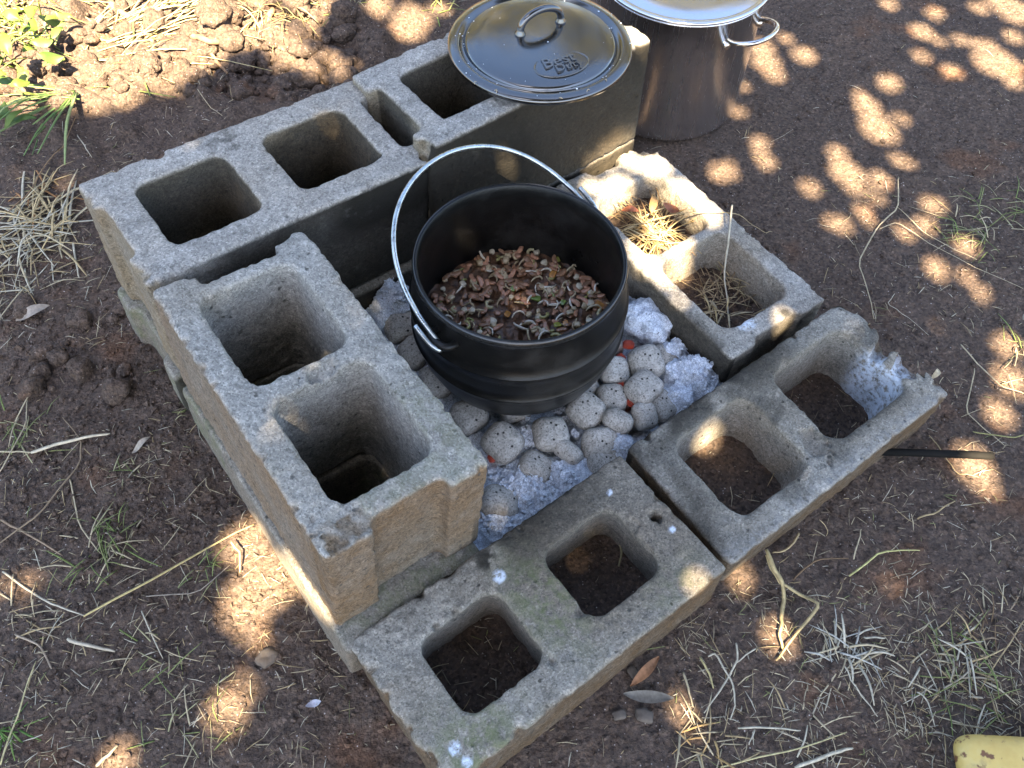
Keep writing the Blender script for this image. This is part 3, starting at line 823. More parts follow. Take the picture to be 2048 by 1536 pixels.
for nm, px, py, z, dim, rot, lb in (('ash_lump', 1294, 645, -.045, (.027, .036, .022), .9, 'large crumbling block of white ash beside the right of the pot'),
                                    ('ash_lump', 1398, 752, -.055, (.022, .020, .016), .3, 'white ash lump in the corner by the right block'),
                                    ('ash_lump', 1365, 790, -.058, (.020, .016, .014), 1.3, 'blue white ash lump against the edge of the right block'),
                                    ('ash_lump', 1345, 745, -.055, (.016, .017, .014), 2.3, 'white ash lump touching the uppermost briquette'),
                                    ('ash_lump', 785, 612, -.040, (.022, .018, .015), .3, 'grey blue ash lump left of the pot by the inner wall'),
                                    ('ash_lump', 812, 596, -.040, (.014, .016, .013), 1.0, 'small ash lump tight against the left of the pot'),
                                    ('ash_lump', 1168, 938, -.062, (.013, .012, .009), .5, 'squarish ash lump beside the front block'),
                                    ('ash_lump', 1128, 942, -.062, (.012, .013, .009), 1.5, 'small ash lump between front briquettes and front block'),
                                    ('ash_lump', 1100, 985, -.060, (.011, .010, .008), .2, 'ash crumb in the blue ash before the charred tip briquette'),
                                    ('ash_lump', 1048, 1018, -.060, (.014, .011, .008), 1.1, 'flat ash lump along the front block edge'),
                                    ('ash_lump', 1062, 982, -.058, (.010, .012, .009), .7, 'white ash lump directly below the charred tip briquette'),
                                    ('ash_lump', 1015, 948, -.058, (.010, .009, .008), 1.9, 'ash lump between the diamond set and the half hidden briquettes'),
                                    ('ash_lump', 1053, 880, -.052, (.009, .011, .008), .4, 'ash lump between the two large front briquettes'),
                                    ('ash_lump', 1150, 868, -.052, (.008, .008, .007), .9, 'pinkish ash lump between front briquettes under the pot'),
                                    ('ash_lump', 1410, 775, -.052, (.013, .012, .010), .9, 'ash lump squeezed against the low right block'),
                                    ('ash_lump', 1340, 700, -.050, (.013, .011, .010), .1, 'ash lump under the edge of the sunlit block'),
                                    ('ash_lump', 765, 640, -.045, (.015, .013, .012), .5, 'dim ash lump nearest the tall left block'),
                                    ('ash_lump', 1244, 888, -.055, (.009, .013, .010), .2, 'ash lump in the gap where the two front blocks meet')):
    P, F = lump(*dim, hash(lb) % 997 if False else int(px), .0058, 3.2)
    o = link(nm, mesh_np(nm, P, F, smooth=False), ASH); g = at(px, py, z); o.location = g; o.rotation_euler = (.15, .1, rot)
    tag(o, lb, 'ash lump', 'ash lumps in the fire')
bm_ = []
def pillow(a, b_, c, seed, n=26):
    t = np.sin(np.linspace(-np.pi/2, np.pi/2, n)); U2, V2 = np.meshgrid(t, t, indexing='ij')
    # square to rounded square
    rr2 = (np.abs(U2)**5+np.abs(V2)**5)**(1/5); rr3 = np.maximum(np.abs(U2), np.abs(V2)); f = np.where(rr2 > 1e-6, rr3/np.maximum(rr2, 1e-6), 1)
    x, y = U2*f*a, V2*f*b_; prof_ = np.clip((1-np.abs(U2)**3.2)*(1-np.abs(V2)**3.2), 0, 1)**.5
    V, F = [], []
    idx2 = np.arange(n*n).reshape(n, n); q = np.stack([idx2[:-1, :-1], idx2[1:, :-1], idx2[1:, 1:], idx2[:-1, 1:]], -1).reshape(-1, 4)
    for sg in (1, -1):
        V.append(np.stack([x, y, sg*(c*prof_*.85+.0042)], -1).reshape(-1, 3)); F.append(q if sg > 0 else q[:, ::-1]+n*n)
    per = np.concatenate([idx2[:, 0], idx2[-1, 1:], idx2[-2::-1, -1], idx2[0, -2:0:-1]]); pn = np.roll(per, -1)
    F.append(np.stack([per, per+n*n, pn+n*n, pn], 1)[:, ::-1])
    P = np.vstack(V); d = .0013*vnoise(P[:, 0]*70, P[:, 1]*70, P[:, 2]*70, seed)+.0007*vnoise(P[:, 0]*190, P[:, 1]*190, P[:, 2]*190, seed+1)+.0004*vnoise(P[:, 0]*420, P[:, 1]*420, P[:, 2]*420, seed+2)
    # worn corners
    wr = 1-.10*np.maximum(0, vnoise(P[:, 0]*40, P[:, 1]*40, P[:, 2]*20, seed+3))
    P = P*wr[:, None]+P/np.maximum(.004, np.linalg.norm(P, axis=1))[:, None]*d[:, None]
    return P, np.vstack(F)
for i, dims in enumerate(((.0265, .0255, .0150), (.0270, .0240, .0160), (.0255, .0250, .0145), (.0245, .0255, .0155))):
    P, F = lump(dims[0], dims[1], dims[2]*1.08, 300+i*11, .0017, 3.3, 26, 38)
    me = mesh_np('briquette', P, F); me.materials.append(BRI); bm_.append(me)
BQ = [  # px, py, z, yaw, tilt x, tilt y, scale, label
    (1292, 726, -.036, .30, .25, -.15, 1.03, 'square grey briquette highest up by the big ash block'),
    (1287, 778, -.034, .75, .05, .10, 1.02, 'large grey briquette at the right of the heap, below the highest one'),
    (1230, 743, -.040, .2, .3, .4, .95, 'grey briquette tucked between the pot and the highest briquette'),
    (1222, 797, -.042, .1, .1, 0, .92, 'grey briquette wedged behind a glowing gap near the pot'),
    (1172, 821, -.036, .85, .1, -.1, 1.02, 'grey briquette touching the front of the pot'),
    (1237, 842, -.038, 1.2, .15, .95, .95, 'briquette tipped on edge right of the front of the pot'),
    (1289, 832, -.042, .5, .5, .45, .84, 'small grey briquette resting against the right block'),
    (1100, 868, -.036, .15, .05, .1, 1.05, 'large grey briquette in front of the middle of the pot'),
    (1005, 885, -.040, .85, .1, -.12, 1.08, 'diamond set grey briquette beside the tall left block'),
    (1199, 888, -.044, .1, .75, .1, .95, 'oval looking briquette near where the front blocks meet'),
    (1136, 904, -.044, .95, .1, 1.1, .92, 'briquette standing on edge in the front middle of the heap'),
    (1070, 936, -.046, 1.25, .35, .25, .98, 'grey briquette with a charred tip in the front ash'),
    (1000, 1006, -.048, 1.35, .1, .35, 1.05, 'grey briquette half hidden by the tall left block corner'),
    (1208, 928, -.056, .6, .4, .2, .90, 'briquette half buried along the edge of the front block'),
    (938, 832, -.046, .6, .1, .1, 1.05, 'shaded briquette under the left front of the pot'),
    (1332, 716, -.052, .5, .2, .3, .95, 'pale briquette behind the highest one against the ash'),
    (1322, 812, -.056, .7, .3, .1, .92, 'low briquette half buried along the right block'),
    (806, 655, -.046, .4, .1, .2, 1.05, 'dark briquette left of the pot by the inner wall'),
    (830, 705, -.050, .9, .2, 0, 1.0, 'dark briquette below the wire hook left of the pot'),
    (1165, 775, -.050, .4, .1, .2, 1.0, 'briquette mostly under the pot belly'),
    (870, 765, -.052, .2, .1, .2, 1.0, 'shaded briquette between the pot and the tall left block'),
    (1210, 690, -.050, .4, .1, .2, 1.0, 'briquette under the right side of the pot'),
    (1030, 815, -.052, .2, .1, .2, 1.0, 'briquette under the front of the pot')]
for i, (px, py, z, yw, tx, ty, s, lb) in enumerate(BQ):
    o = link('charcoal_briquette', bm_[i % 4]); o.location = at(px, py, z-.005); s *= .93; o.rotation_euler = (tx, ty, yw); o.scale = (s, s, s)
    tag(o, lb, 'briquette', 'ash coated briquettes under the pot')
P, F = lump(.0075, .006, .005, 77, .002, 2.4, 12, 90); em = mesh_np('ember', P, F); em.materials.append(EMB)
for px, py, z, s, lb in ((1256, 690, -.040, 1.2, 'glowing red ember above the highest briquette'), (1243, 716, -.042, 1.0, 'glowing ember between the pot and two briquettes'), (1262, 806, -.044, .9, 'glowing ember in the gap under the large right briquette'),
                         (1213, 826, -.046, .9, 'glowing ember beside the briquette tipped on edge'), (986, 916, -.050, 1.1, 'glowing ember under the diamond set briquette'), (1240, 770, -.046, .9, 'faint ember deep between the right briquettes'),
                         (1180, 858, -.056, 1.0, 'dull ember under the briquette at the front of the pot')):
    o = link('ember', em); o.location = at(px, py, z); o.scale = (s, s, s); o.rotation_euler = (0, 0, px*.3); tag(o, lb, 'ember', 'embers in the heap')
# loose flakes of ash
parts = []
r = np.random.default_rng(9)
for i in range(1500):
    c = [(1385, 765, 38), (1355, 730, 30), (1060, 985, 60), (1110, 965, 50), (1000, 1045, 30), (790, 620, 30), (1290, 645, 40), (1180, 865, 60), (1050, 885, 50), (1240, 895, 16)][r.integers(0, 10)]
    q = at(c[0]+r.normal(0, c[2]*.6), c[1]+r.normal(0, c[2]*.5), -.06)
    if not inside(PIT, q[0], q[1]): continue
    zz = hz[min(len(ax_)-1, max(0, int((q[0]+.28)/.0026))), min(len(ay_)-1, max(0, int((q[1]+.16)/.0026)))]
    s = r.uniform(.002, .0065)
    Rm_ = np.array(Euler((r.uniform(-.8, .8), r.uniform(-.8, .8), r.uniform(0, 6.28))).to_matrix())
    V = np.array([(1, 0, 0), (.3, .9, .1), (-.7, .6, 0), (-.9, -.4, .1), (0, -.8, 0), (0, 0, .35)])*s*r.uniform(.7, 1.3, (6, 1))
    parts.append(((Rm_@V.T).T+np.array([q[0], q[1], zz+.0015]), [[0, 1, 5], [1, 2, 5], [2, 3, 5], [3, 4, 5], [4, 0, 5], [0, 4, 3, 2, 1]]))
V, F = join(parts)
tag(link('ash_scatter', mesh_np('ash_scatter', V, F, smooth=False), ASH), 'loose crumbs of white ash sprinkled between the briquettes', 'ash', None, 'stuff')

# ================================================================== other things on the ground
a, b = at(1745, 903, -.068), at(1985, 912, -.066)
V, F = tube(smooth_path([a, a*.5+b*.5+np.array([0, 0, .001]), b], 4), .0052, 10)
tag(link('steel_rod', mesh_np('steel_rod', V, F), mat_iron('rod_black', .006, .8, .0006, .1)), 'thin black metal rod on the soil beside the low right block', 'rod')
# corner of a yellow board
k = M('yellow_board'); v = k.co()
c = k.ramp(k.noise(18, 4, .6, v), [(.3, (.46, .30, .07)), (.55, (.55, .40, .12)), (.8, (.55, .48, .22))])
c = k.mix(k.ramp(k.noise(75, 3, .55, v), [(.60, BW(0)), (.66, BW(1))]), c, (.15, .065, .025))
c = k.mix(k.ramp(k.noise(30, 4, .6, v), [(.58, BW(0)), (.75, BW(.7))]), c, (.24, .17, .08))
k.bump(k.noise(120, 4, .6, v), .4, .002)
k.base(c); k.set(Roughness=.6)
q = at(1905, 1478, -.050)
P, F = lump(.11, .085, .016, 501, .0008, 12, 56, 20)
o = link('yellow_board', mesh_np('yellow_board', P, F), k.m); o.location = (q[0]+.108, q[1]-.083, -.058); o.rotation_euler = (.03, .02, -.04)
tag(o, 'corner of a yellow brown spotted board at the lower right', 'board')

# ================================================================== straw, weeds, clods
STRAW = mat_col('dry_straw', .7, .3, 0, .001, .15, .3)
GREEN = mat_col('green_blade', .5, .4, 0, .001, .35, .2)
def gh(x, y): return float(ground_h(np.array([x]), np.array([y]))[0])
def rest(px, py, lift=.002):
    q = at(px, py, ZG)
    for _ in range(4): q = at(px, py, gh(q[0], q[1])+lift)
    return q
def blade_strip(P, w0, seed=0, flat=.35):
    """a flattened stem or leaf blade along the path P (n,3)"""
    n = len(P); T = np.gradient(P, axis=0); T /= np.linalg.norm(T, axis=1)[:, None]+1e-12
    Sd = np.cross(T, [0, 0, 1.0]); Sd /= np.linalg.norm(Sd, axis=1)[:, None]+1e-9; N = np.cross(Sd, T)
    t = np.linspace(0, 1, n); wd = w0*(1-.55*t**3)*(.75+.25*np.minimum(1, t*8))
    V = []
    for i in range(n):
        V += [P[i]-Sd[i]*wd[i], P[i]+N[i]*wd[i]*flat, P[i]+Sd[i]*wd[i], P[i]-N[i]*wd[i]*flat]
    F = []
    for i in range(n-1):
        for k in range(4): F.append([i*4+k, i*4+(k+1) % 4, (i+1)*4+(k+1) % 4, (i+1)*4+k])
    F.append([3, 2, 1, 0]); F.append([(n-1)*4+k for k in range(4)])
    return np.array(V), F
PALE, TAN, OLIVE, BROWN, WHITE = (.47, .39, .25), (.40, .30, .16), (.32, .30, .12), (.22, .14, .075), (.50, .45, .34)
def straw(paths, label, colr=PALE, w0=.0016, lift=.004, name='dry_straw', zs=None):
    parts = []
    for path in paths:
        pts = []
        for q in path:
            pts.append(at(q[0], q[1], q[2]) if len(q) == 3 else rest(q[0], q[1], lift))
        pts = np.array(pts); sub = []
        for i in range(len(pts)-1):
            for t in (0, .12, .5, .88): sub.append(pts[i]*(1-t)+pts[i+1]*t+np.array([rng.normal(0, .0005), rng.normal(0, .0005), .0015*math.sin(t*3.14)]))
        sub.append(pts[-1]); sub = np.array(sub); keep_ = np.ones(len(sub), bool); keep_[4:-1:4] = False
        parts.append(blade_strip(sub[keep_], w0*.62, flat=.5))
        w0 *= .8
    V, F = join(parts)
    c = np.tile([*colr, 1.0], (len(V), 1)); c[:, :3] *= (.85+.3*rng.random((len(V), 1)))
    o = link(name, mesh_np(name, V, F, col=c), STRAW)
    tag(o, label, 'straw', 'long dry stems lying on the soil')
L_ = straw
L_([[(1797, 354), (1796, 417), (1754, 454), (1716, 527), (1735, 580), (1748, 638)], [(1796, 415), (1850, 467), (1908, 500), (1954, 519)], [(1758, 458), (1794, 444), (1867, 492), (1960, 540), (2046, 577)]], 'forked pale stem on bare soil right of the straw filled block', PALE, .0019, .006)
L_([[(1464, 410, .035), (1456, 480, .012), (1448, 551, -.035), (1457, 641, -.050)]], 'upright pale straw leaning out of the nearer core of the sunlit block', WHITE, .0026)
L_([[(1246, 458, -.012), (1349, 428, .004), (1428, 425, .006), (1477, 429, .004), (1501, 448, -.02), (1530, 466, -.055), (1545, 464, -.06)]], 'long bent straw lying across the top of the sunlit block', TAN, .0017)
L_([[(1789, 588), (1775, 608), (1810, 631), (1857, 670)]], 'thin curly fibre on soil above the notched block', WHITE, .0008)
L_([[(1921, 688), (1958, 733), (2003, 773), (2048, 787)]], 'curved pale stem at the right edge beyond the notched block', PALE, .002, .008)
L_([[(1950, 737), (1931, 824), (1965, 855), (2008, 890)]], 'bent straw just right of the notched block corner', PALE, .0015, .005)
L_([[(2003, 768), (2048, 757)]], 'short straw cut off by the right edge of the photo', TAN, .0015)
L_([[(1945, 864), (2028, 876), (2048, 870)]], 'yellowish straw right of the end of the black rod', OLIVE, .0017)
L_([[(1858, 870), (1892, 915), (1912, 946), (1958, 955)]], 'curved stem crossing under the black rod', TAN, .0015)
L_([[(1834, 1038), (1870, 1025), (1910, 1002)]], 'single short stem below the black rod', TAN, .0020)
L_([[(1699, 1152), (1763, 1104), (1840, 1101)]], 'bent yellow straw in the open soil below the notched block', (.48, .44, .18), .0021, .006)
L_([[(1707, 1118), (1715, 1085), (1723, 1058)]], 'short upright stem above the bent yellow straw', PALE, .0017)
L_([[(1585, 1160), (1635, 1118), (1697, 1116)]], 'arched brown stem near the corner of the notched block', BROWN, .0017)
L_([[(1533, 1099, -.045), (1549, 1140, -.05), (1565, 1168, -.06), (1568, 1195), (1563, 1244), (1559, 1272), (1567, 1300)], [(1565, 1168, -.06), (1600, 1190), (1640, 1209, -.055), (1601, 1258), (1552, 1321)], [(1533, 1110, -.05), (1540, 1135, -.055), (1560, 1168, -.06)]], 'thick dry stalk with sheaths leaning on the right block', (.44, .34, .17), .0046, .007)
L_([[(1598, 1066), (1573, 1101), (1545, 1106)]], 'split dry leaf beside the thick stalk', TAN, .0026, .008)
L_([[(1472, 1286), (1474, 1325), (1437, 1387), (1408, 1426)], [(1511, 1297), (1474, 1325)]], 'forked grey straw standing on soil right of the front block', WHITE, .002, .010)
L_([[(1416, 1314), (1432, 1308), (1465, 1366), (1470, 1408), (1460, 1440)]], 'hooked grey straw crossing the forked one', WHITE, .0019, .012)
L_([[(1366, 1345), (1376, 1380), (1387, 1415)]], 'straight pale straw left of the hooked grey one', PALE, .0022)
L_([[(1401, 1316), (1418, 1345), (1427, 1377)]], 'short wide straw inside the hooked grey one', (.5, .42, .2), .0024)
L_([[(1441, 1534), (1594, 1499), (1694, 1464)]], 'long straight straw along the bottom edge of the photo', (.48, .42, .22), .0016, .006)
L_([[(1591, 1536), (1675, 1503), (1706, 1496)]], 'broad pale stem at the bottom edge', WHITE, .0034, .004)
L_([[(1477, 1455), (1540, 1456), (1601, 1461)], [(1508, 1457), (1498, 1490)]], 'flat grey straw with a short side piece near the bottom', WHITE, .002, .005)
L_([[(1666, 1241), (1694, 1272)]], 'short straw above the bottom right tuft', PALE, .0022)
L_([[(1727, 1276), (1771, 1276)]], 'short level straw right above the bottom right tuft', WHITE, .002)
L_([[(1689, 1332), (1699, 1356), (1725, 1395), (1755, 1433)]], 'drooping stem below the bottom right tuft', WHITE, .0016)
L_([[(1786, 1349), (1830, 1368), (1867, 1387)]], 'sloping straw right of the bottom right tuft', PALE, .0016)
L_([[(1835, 1384), (1855, 1400), (1870, 1454)]], 'bent straw left of the yellow board', WHITE, .0016)
L_([[(2048, 1240), (1990, 1330), (1960, 1380)]], 'long stem at the right edge above the yellow board', TAN, .0014)
L_([[(168, 1231), (287, 1169), (431, 1087), (508, 1049)]], 'long straight straw reaching from the left to the tall block', (.50, .40, .18), .0024, .008)
L_([[(5, 1142), (57, 1181), (110, 1210), (168, 1231)]], 'pale stem meeting the long straight straw at its left end', WHITE, .0022, .006)
L_([[(0, 1087), (77, 1030), (163, 925), (163, 881), (125, 834)]], 'wiry brown stem curving along the left edge', (.26, .19, .12), .0020, .006)
L_([[(62, 905), (158, 877), (220, 867)]], 'broad pale leaf blade on the soil at the left', (.58, .50, .36), .0042, .006)
L_([[(0, 903), (30, 904), (66, 905)]], 'straw at the left edge behind the broad leaf blade', PALE, .0022)
L_([[(0, 1040), (48, 1063), (125, 1111)]], 'flattened brown stem at the left edge', (.28, .20, .13), .0026)
L_([[(0, 1530), (40, 1420), (72, 1322)]], 'long straw rising from the bottom left corner', (.48, .42, .22), .0018, .006)
L_([[(134, 1279), (180, 1292), (230, 1303)]], 'frayed straw in the lower left litter', (.46, .40, .30), .0036)
L_([[(139, 958), (158, 1049), (201, 1107)]], 'straw leading into the small left grass tuft', PALE, .0018)
L_([[(292, 1193), (393, 1188), (460, 1130)]], 'thin grey stem under the long straight straw', (.33, .28, .22), .0013)
L_([[(462, 1083, -.05), (481, 1107, -.06), (479, 1145)]], 'short sunlit stem by the left block', (.5, .38, .18), .0024, .010)
L_([[(29, 1269), (81, 1289), (105, 1341)]], 'bent stem in the lower left', (.36, .28, .2), .0022)
L_([[(192, 1533), (215, 1512), (235, 1490)]], 'broad straw piece at the lower left bottom edge', PALE, .0034)
L_([[(0, 944), (53, 848), (55, 800)]], 'stem crossing the broad leaf blade', PALE, .0016, .008)
L_([[(283, 1221), (326, 1317)]], 'straight sliver below the long straight straw', WHITE, .0014)
L_([[(1240, 1071, -.07), (1243, 1110, -.075), (1234, 1150, -.08)]], 'frayed straw standing in the right core of the front block', (.33, .29, .16), .0022)
L_([[(395, 178), (420, 215), (445, 232)]], 'thin pale stem on dark soil behind the rear blocks', PALE, .0012)
L_([[(155, 270), (170, 295), (184, 315)]], 'short straw above the corner of the rear left block', WHITE, .0014)
L_([[(146, 485), (152, 520), (158, 556)]], 'pale double straw left of the rear left block', WHITE, .0026)
L_([[(0, 440), (60, 385), (90, 330), (130, 290), (155, 225)]], 'brown arching twig in the upper left', BROWN, .0024, .010)
L_([[(1640, 1040, -.03), (1655, 1060, -.04), (1652, 1072, -.05)]], 'tiny stem by the outer wall of the notched block', TAN, .001)

def tuft(name, px, py, n, ln, label, cols, up=.5, w0=.0011, spread=.012, cat='grass', z=None, seed=0, matl=None, group='grass tufts', flat=.3, dirs=None):
    r = np.random.default_rng(seed+int(px)); c = rest(px, py, 0) if z is None else at(px, py, z); parts = []; cc = []
    n = int(n*.55)
    for i in range(n):
        a = r.uniform(0, 6.28) if dirs is None else r.normal(dirs[0], dirs[1]); e = abs(r.normal(0, up)); L = ln*r.uniform(.4, 1.15)
        b = c+np.array([np.clip(r.normal(0, spread), -1.4*spread, 1.4*spread), np.clip(r.normal(0, spread), -1.4*spread, 1.4*spread), .001])
        d = np.array([math.cos(a)*math.cos(e), math.sin(a)*math.cos(e), math.sin(e)])
        p1 = b+d*L*.5; p2 = b+np.array([d[0], d[1], d[2]*.35])*L*.98+np.array([r.normal(0, .05), r.normal(0, .05), 0])*L
        if z is None: p2[2] = max(p2[2], c[2]+.002)
        V, F = blade_strip(smooth_path([b, p1, p2], 3), w0*r.uniform(.5, 1.35), flat=flat*.6); parts.append((V, F))
        k = np.array(cols[r.integers(0, len(cols))])*r.uniform(.75, 1.2); cc.append(np.tile([*k, 1], (len(V), 1)))
    V, F = join(parts)
    o = link(name, mesh_np(name, V, F, col=np.vstack(cc)), matl or STRAW); tag(o, label, cat, group)
    return o
DRY = [PALE, TAN, WHITE, (.40, .34, .24)]; DG = [(.16, .20, .06), (.22, .24, .09), (.36, .33, .18), PALE]
tuft('straw_heap', 75, 455, 190, .10, 'tangled heap of pale straw left of the rear block', [PALE, WHITE, (.5, .38, .2)], .25, .0016, .035, 'straw', seed=1, group='straw heaps')
tuft('straw_heap', 30, 560, 110, .08, 'smaller heap of straw lower on the left edge', [PALE, WHITE, TAN], .2, .0013, .03, 'straw', seed=2, group='straw heaps')
tuft('straw_heap', 65, 395, 50, .07, 'orange brown dry litter above the straw heap', [(.36, .19, .08), TAN], .25, .0014, .025, 'straw', seed=3, group='straw heaps')
tuft('grass_tuft', 40, 860, 40, .06, 'thin green and dry grass tuft at the middle of the left edge', DG, .4, .0009, .02, seed=4)
tuft('grass_tuft', 208, 1108, 70, .06, 'small half green grass tuft beside the long straight straw', DG, .4, .0009, .018, seed=5)
tuft('grass_tuft', 225, 1060, 30, .035, 'fine green sprout above the left grass tuft', [(.14, .20, .05), (.2, .24, .08)], .6, .0007, .010, seed=6)
tuft('grass_tuft', 415, 1150, 26, .03, 'sparse green sprout left of the sunlit soil patch', [(.16, .2, .07), (.28, .28, .14)], .4, .0007, .012, seed=7)
tuft('grass_tuft', 255, 935, 22, .03, 'tiny tuft beside the foot of the left blocks', DG, .4, .0008, .012, seed=8)
tuft('grass_tuft', 370, 812, 24, .03, 'tiny tuft against the outside of the left blocks', DG, .4, .0008, .012, seed=9)
tuft('grass_tuft', 1690, 1312, 70, .055, 'dense bleached tuft in the lower right', [WHITE, PALE, (.44, .42, .36)], .3, .0012, .014, seed=10)
tuft('grass_tuft', 1925, 1310, 70, .055, 'sprawling dry tuft at the right above the yellow board', DRY+DG[:2], .35, .0010, .02, seed=11)
tuft('grass_tuft', 1998, 1268, 40, .05, 'brown spiky tuft at the right edge', [BROWN, (.3, .22, .14), PALE], .35, .0009, .02, seed=12)
tuft('grass_tuft', 1900, 1400, 55, .05, 'matted dry grass just above the yellow board', DRY+DG[:2], .25, .0010, .028, seed=13)
tuft('grass_tuft', 1935, 470, 75, .055, 'dull green grass tuft right of the forked stem', DG, .4, .0009, .028, seed=14)
tuft('grass_tuft', 2010, 420, 60, .06, 'upper dull green tuft at the right edge', DG, .4, .0009, .03, seed=15)
tuft('grass_tuft', 1400, 1470, 45, .045, 'brown dry tuft in the bottom middle beside the front block', [TAN, (.5, .33, .14), PALE], .4, .0010, .016, seed=16)
tuft('grass_tuft', 300, 1310, 26, .045, 'thin green blades in the lower left litter', DG, .35, .0008, .018, seed=17)
tuft('grass_tuft', 380, 1440, 34, .04, 'mixed green and dry tuft near the bottom left', DG, .35, .0008, .03, seed=18)
tuft('grass_tuft', 20, 1470, 30, .04, 'fresh green sprout in the bottom left corner', [(.10, .2, .04), (.16, .24, .06)], .5, .0009, .012, seed=19)
tuft('grass_tuft', 2030, 700, 26, .05, 'short green tuft at the right edge above the rod', DG, .4, .0010, .012, seed=20)
tuft('grass_tuft', 1590, 1500, 34, .045, 'matted dry litter at the bottom right of centre', DRY, .25, .0009, .03, seed=21)
tuft('grass_tuft', 90, 1230, 40, .05, 'dry litter tuft where the pale stems meet on the left', DRY, .25, .0009, .03, seed=22)
# straw packed in the cores of the sunlit block
tuft('straw_wad', 1300, 470, 190, .07, 'golden straw wad filling the far core of the sunlit block', [(.50, .36, .16), (.42, .30, .14), (.56, .46, .26), (.30, .19, .10)], .22, .0011, .018, 'straw', z=-.022, seed=23, group='straw wads')
tuft('straw_wad', 1290, 440, 90, .05, 'darker straw at the back of the far core', [(.26, .18, .10), (.34, .25, .13)], .2, .0010, .020, 'straw', z=-.026, seed=24, group='straw wads')
tuft('straw_wad', 1450, 590, 130, .05, 'loose brown straw in the nearer core of the sunlit block', [(.34, .26, .15), (.24, .17, .10), (.44, .35, .2)], .25, .0010, .026, 'straw', z=-.052, seed=25, group='straw wads')
tuft('straw_wad', 1440, 625, 30, .035, 'pale straw bunch at the foot of the upright straw', [(.52, .40, .2), PALE], .5, .0013, .010, 'straw', z=-.048, seed=26, group='straw wads')
# dead leaves
LEAF = mat_col('dead_leaf', .7, .3, 60, .001, .2, .35)
def leaf_mesh(l, wd, seed, curl=.25, n=10):
    t = np.linspace(0, 1, n); wv = wd*np.sin(np.pi*np.clip(t*.96+.02, 0, 1))**.8
    V = []
    for i in range(n):
        for s in (-1, -.45, 0, .45, 1): V.append((t[i]*l, s*wv[i], curl*wd*(abs(s)**1.5)+.004*math.sin(t[i]*5+seed)))
    V = np.array(V); V2 = V.copy(); V2[:, 2] -= .0006
    F = []
    for i in range(n-1):
        for k in range(4): F.append([i*5+k, (i+1)*5+k, (i+1)*5+k+1, i*5+k+1])
    m = n*5
    F += [[q+m for q in f[::-1]] for f in F]
    return np.vstack([V, V2]), F
for px, py, z, l, wd, yaw, tx, colr, lb in (
        (1262, 1372, None, .048, .006, .75, .2, (.26, .13, .065), 'brown ribbed dead leaf beside the front block'), (1247, 1388, None, .056, .007, -.12, .1, (.20, .18, .15), 'grey dead leaf beside the front block'),
        (1305, 425, -.004, .034, .007, 1.5, .5, (.42, .25, .10), 'upright tan leaf scrap in the far core of the sunlit block'), (1243, 419, -.010, .026, .005, -.15, .3, (.30, .11, .06), 'reddish leaf scrap at the left of the far core'),
        (1328, 408, -.008, .030, .006, -.75, .5, (.34, .14, .08), 'reddish leaf scrap at the right of the far core'), (30, 640, None, .05, .008, .5, .2, (.36, .30, .24), 'flat pale leaf at the left edge below the straw heap'),
        (262, 905, None, .03, .004, .8, .1, (.34, .29, .23), 'small pale leaf above the broad leaf blade'), (1865, 757, -.03, .02, .004, .9, .3, (.5, .42, .28), 'pale leaf tip at the corner of the notched block'),
        (612, 1412, None, .018, .004, .3, .3, (.40, .40, .46), 'bluish paper like scrap on soil left of the front block'), (1040, 205, -.06, .02, .006, .4, .2, (.4, .25, .1), 'leaf scrap behind the lid')):
    V, F = leaf_mesh(l, wd, px); q = rest(px, py, .006) if z is None else at(px, py, z)
    o = link('dead_leaf', mesh_np('dead_leaf', V, F, col=np.tile([*colr, 1], (len(V), 1))), LEAF); o.location = q; o.rotation_euler = (tx, -.1, yaw)
    tag(o, lb, 'leaf', 'dead leaves on the ground')
# green grass and weed at the upper left
gt = tuft('grass_clump', 150, 190, 36, .17, 'bent fresh green grass clump at the upper left', [(.13, .22, .06), (.20, .30, .10), (.28, .34, .14)], .22, .0026, .008, seed=31, matl=GREEN, dirs=(3.9, .5), group='fresh green plants')
tuft('grass_clump', 130, 215, 16, .15, 'green blades drooping below the fresh clump', [(.12, .22, .06), (.16, .26, .08)], .25, .0020, .01, seed=32, matl=GREEN, dirs=(4.5, .25), group='fresh green plants')
weed = empty('leafy_weed', at(-10, 150, ZG)); tag(weed, 'leafy yellow green weed at the left edge of the photo', 'weed', 'fresh green plants')
r = np.random.default_rng(3)
wl = empty
for i, (px, py, z) in enumerate(((20, 170, .0), (45, 190, -.02), (10, 205, -.02), (60, 60, .02), (25, 40, .03), (5, 110, .03), (45, 100, .0), (90, 40, .0), (15, 75, .04), (70, 20, .03), (30, 130, .01), (100, 70, -.02), (5, 20, .05), (55, 140, -.03), (75, 110, 0), (35, 15, .03), (110, 20, 0), (15, 235, -.03), (40, 215, -.02), (85, 130, -.03), (60, 85, .01), (20, 95, .03), (130, 45, -.02), (50, 45, .04), (0, 60, .05), (12, 145, .02), (33, 170, -.01))):
    V, F = leaf_mesh(.040*r.uniform(.7, 1.2), .009*r.uniform(.8, 1.3), i, -.3)
    c = np.array([(.11, .17, .03), (.16, .20, .045), (.08, .14, .03)][i % 3])
    o = link('leaf', mesh_np('leaf', V, F, col=np.tile([*c, 1], (len(V), 1))), GREEN, weed); o.location = at(px, py, z)-np.array(weed.location); o.rotation_euler = (r.uniform(-.6, .6), r.uniform(-.5, .5), r.uniform(0, 6.28))
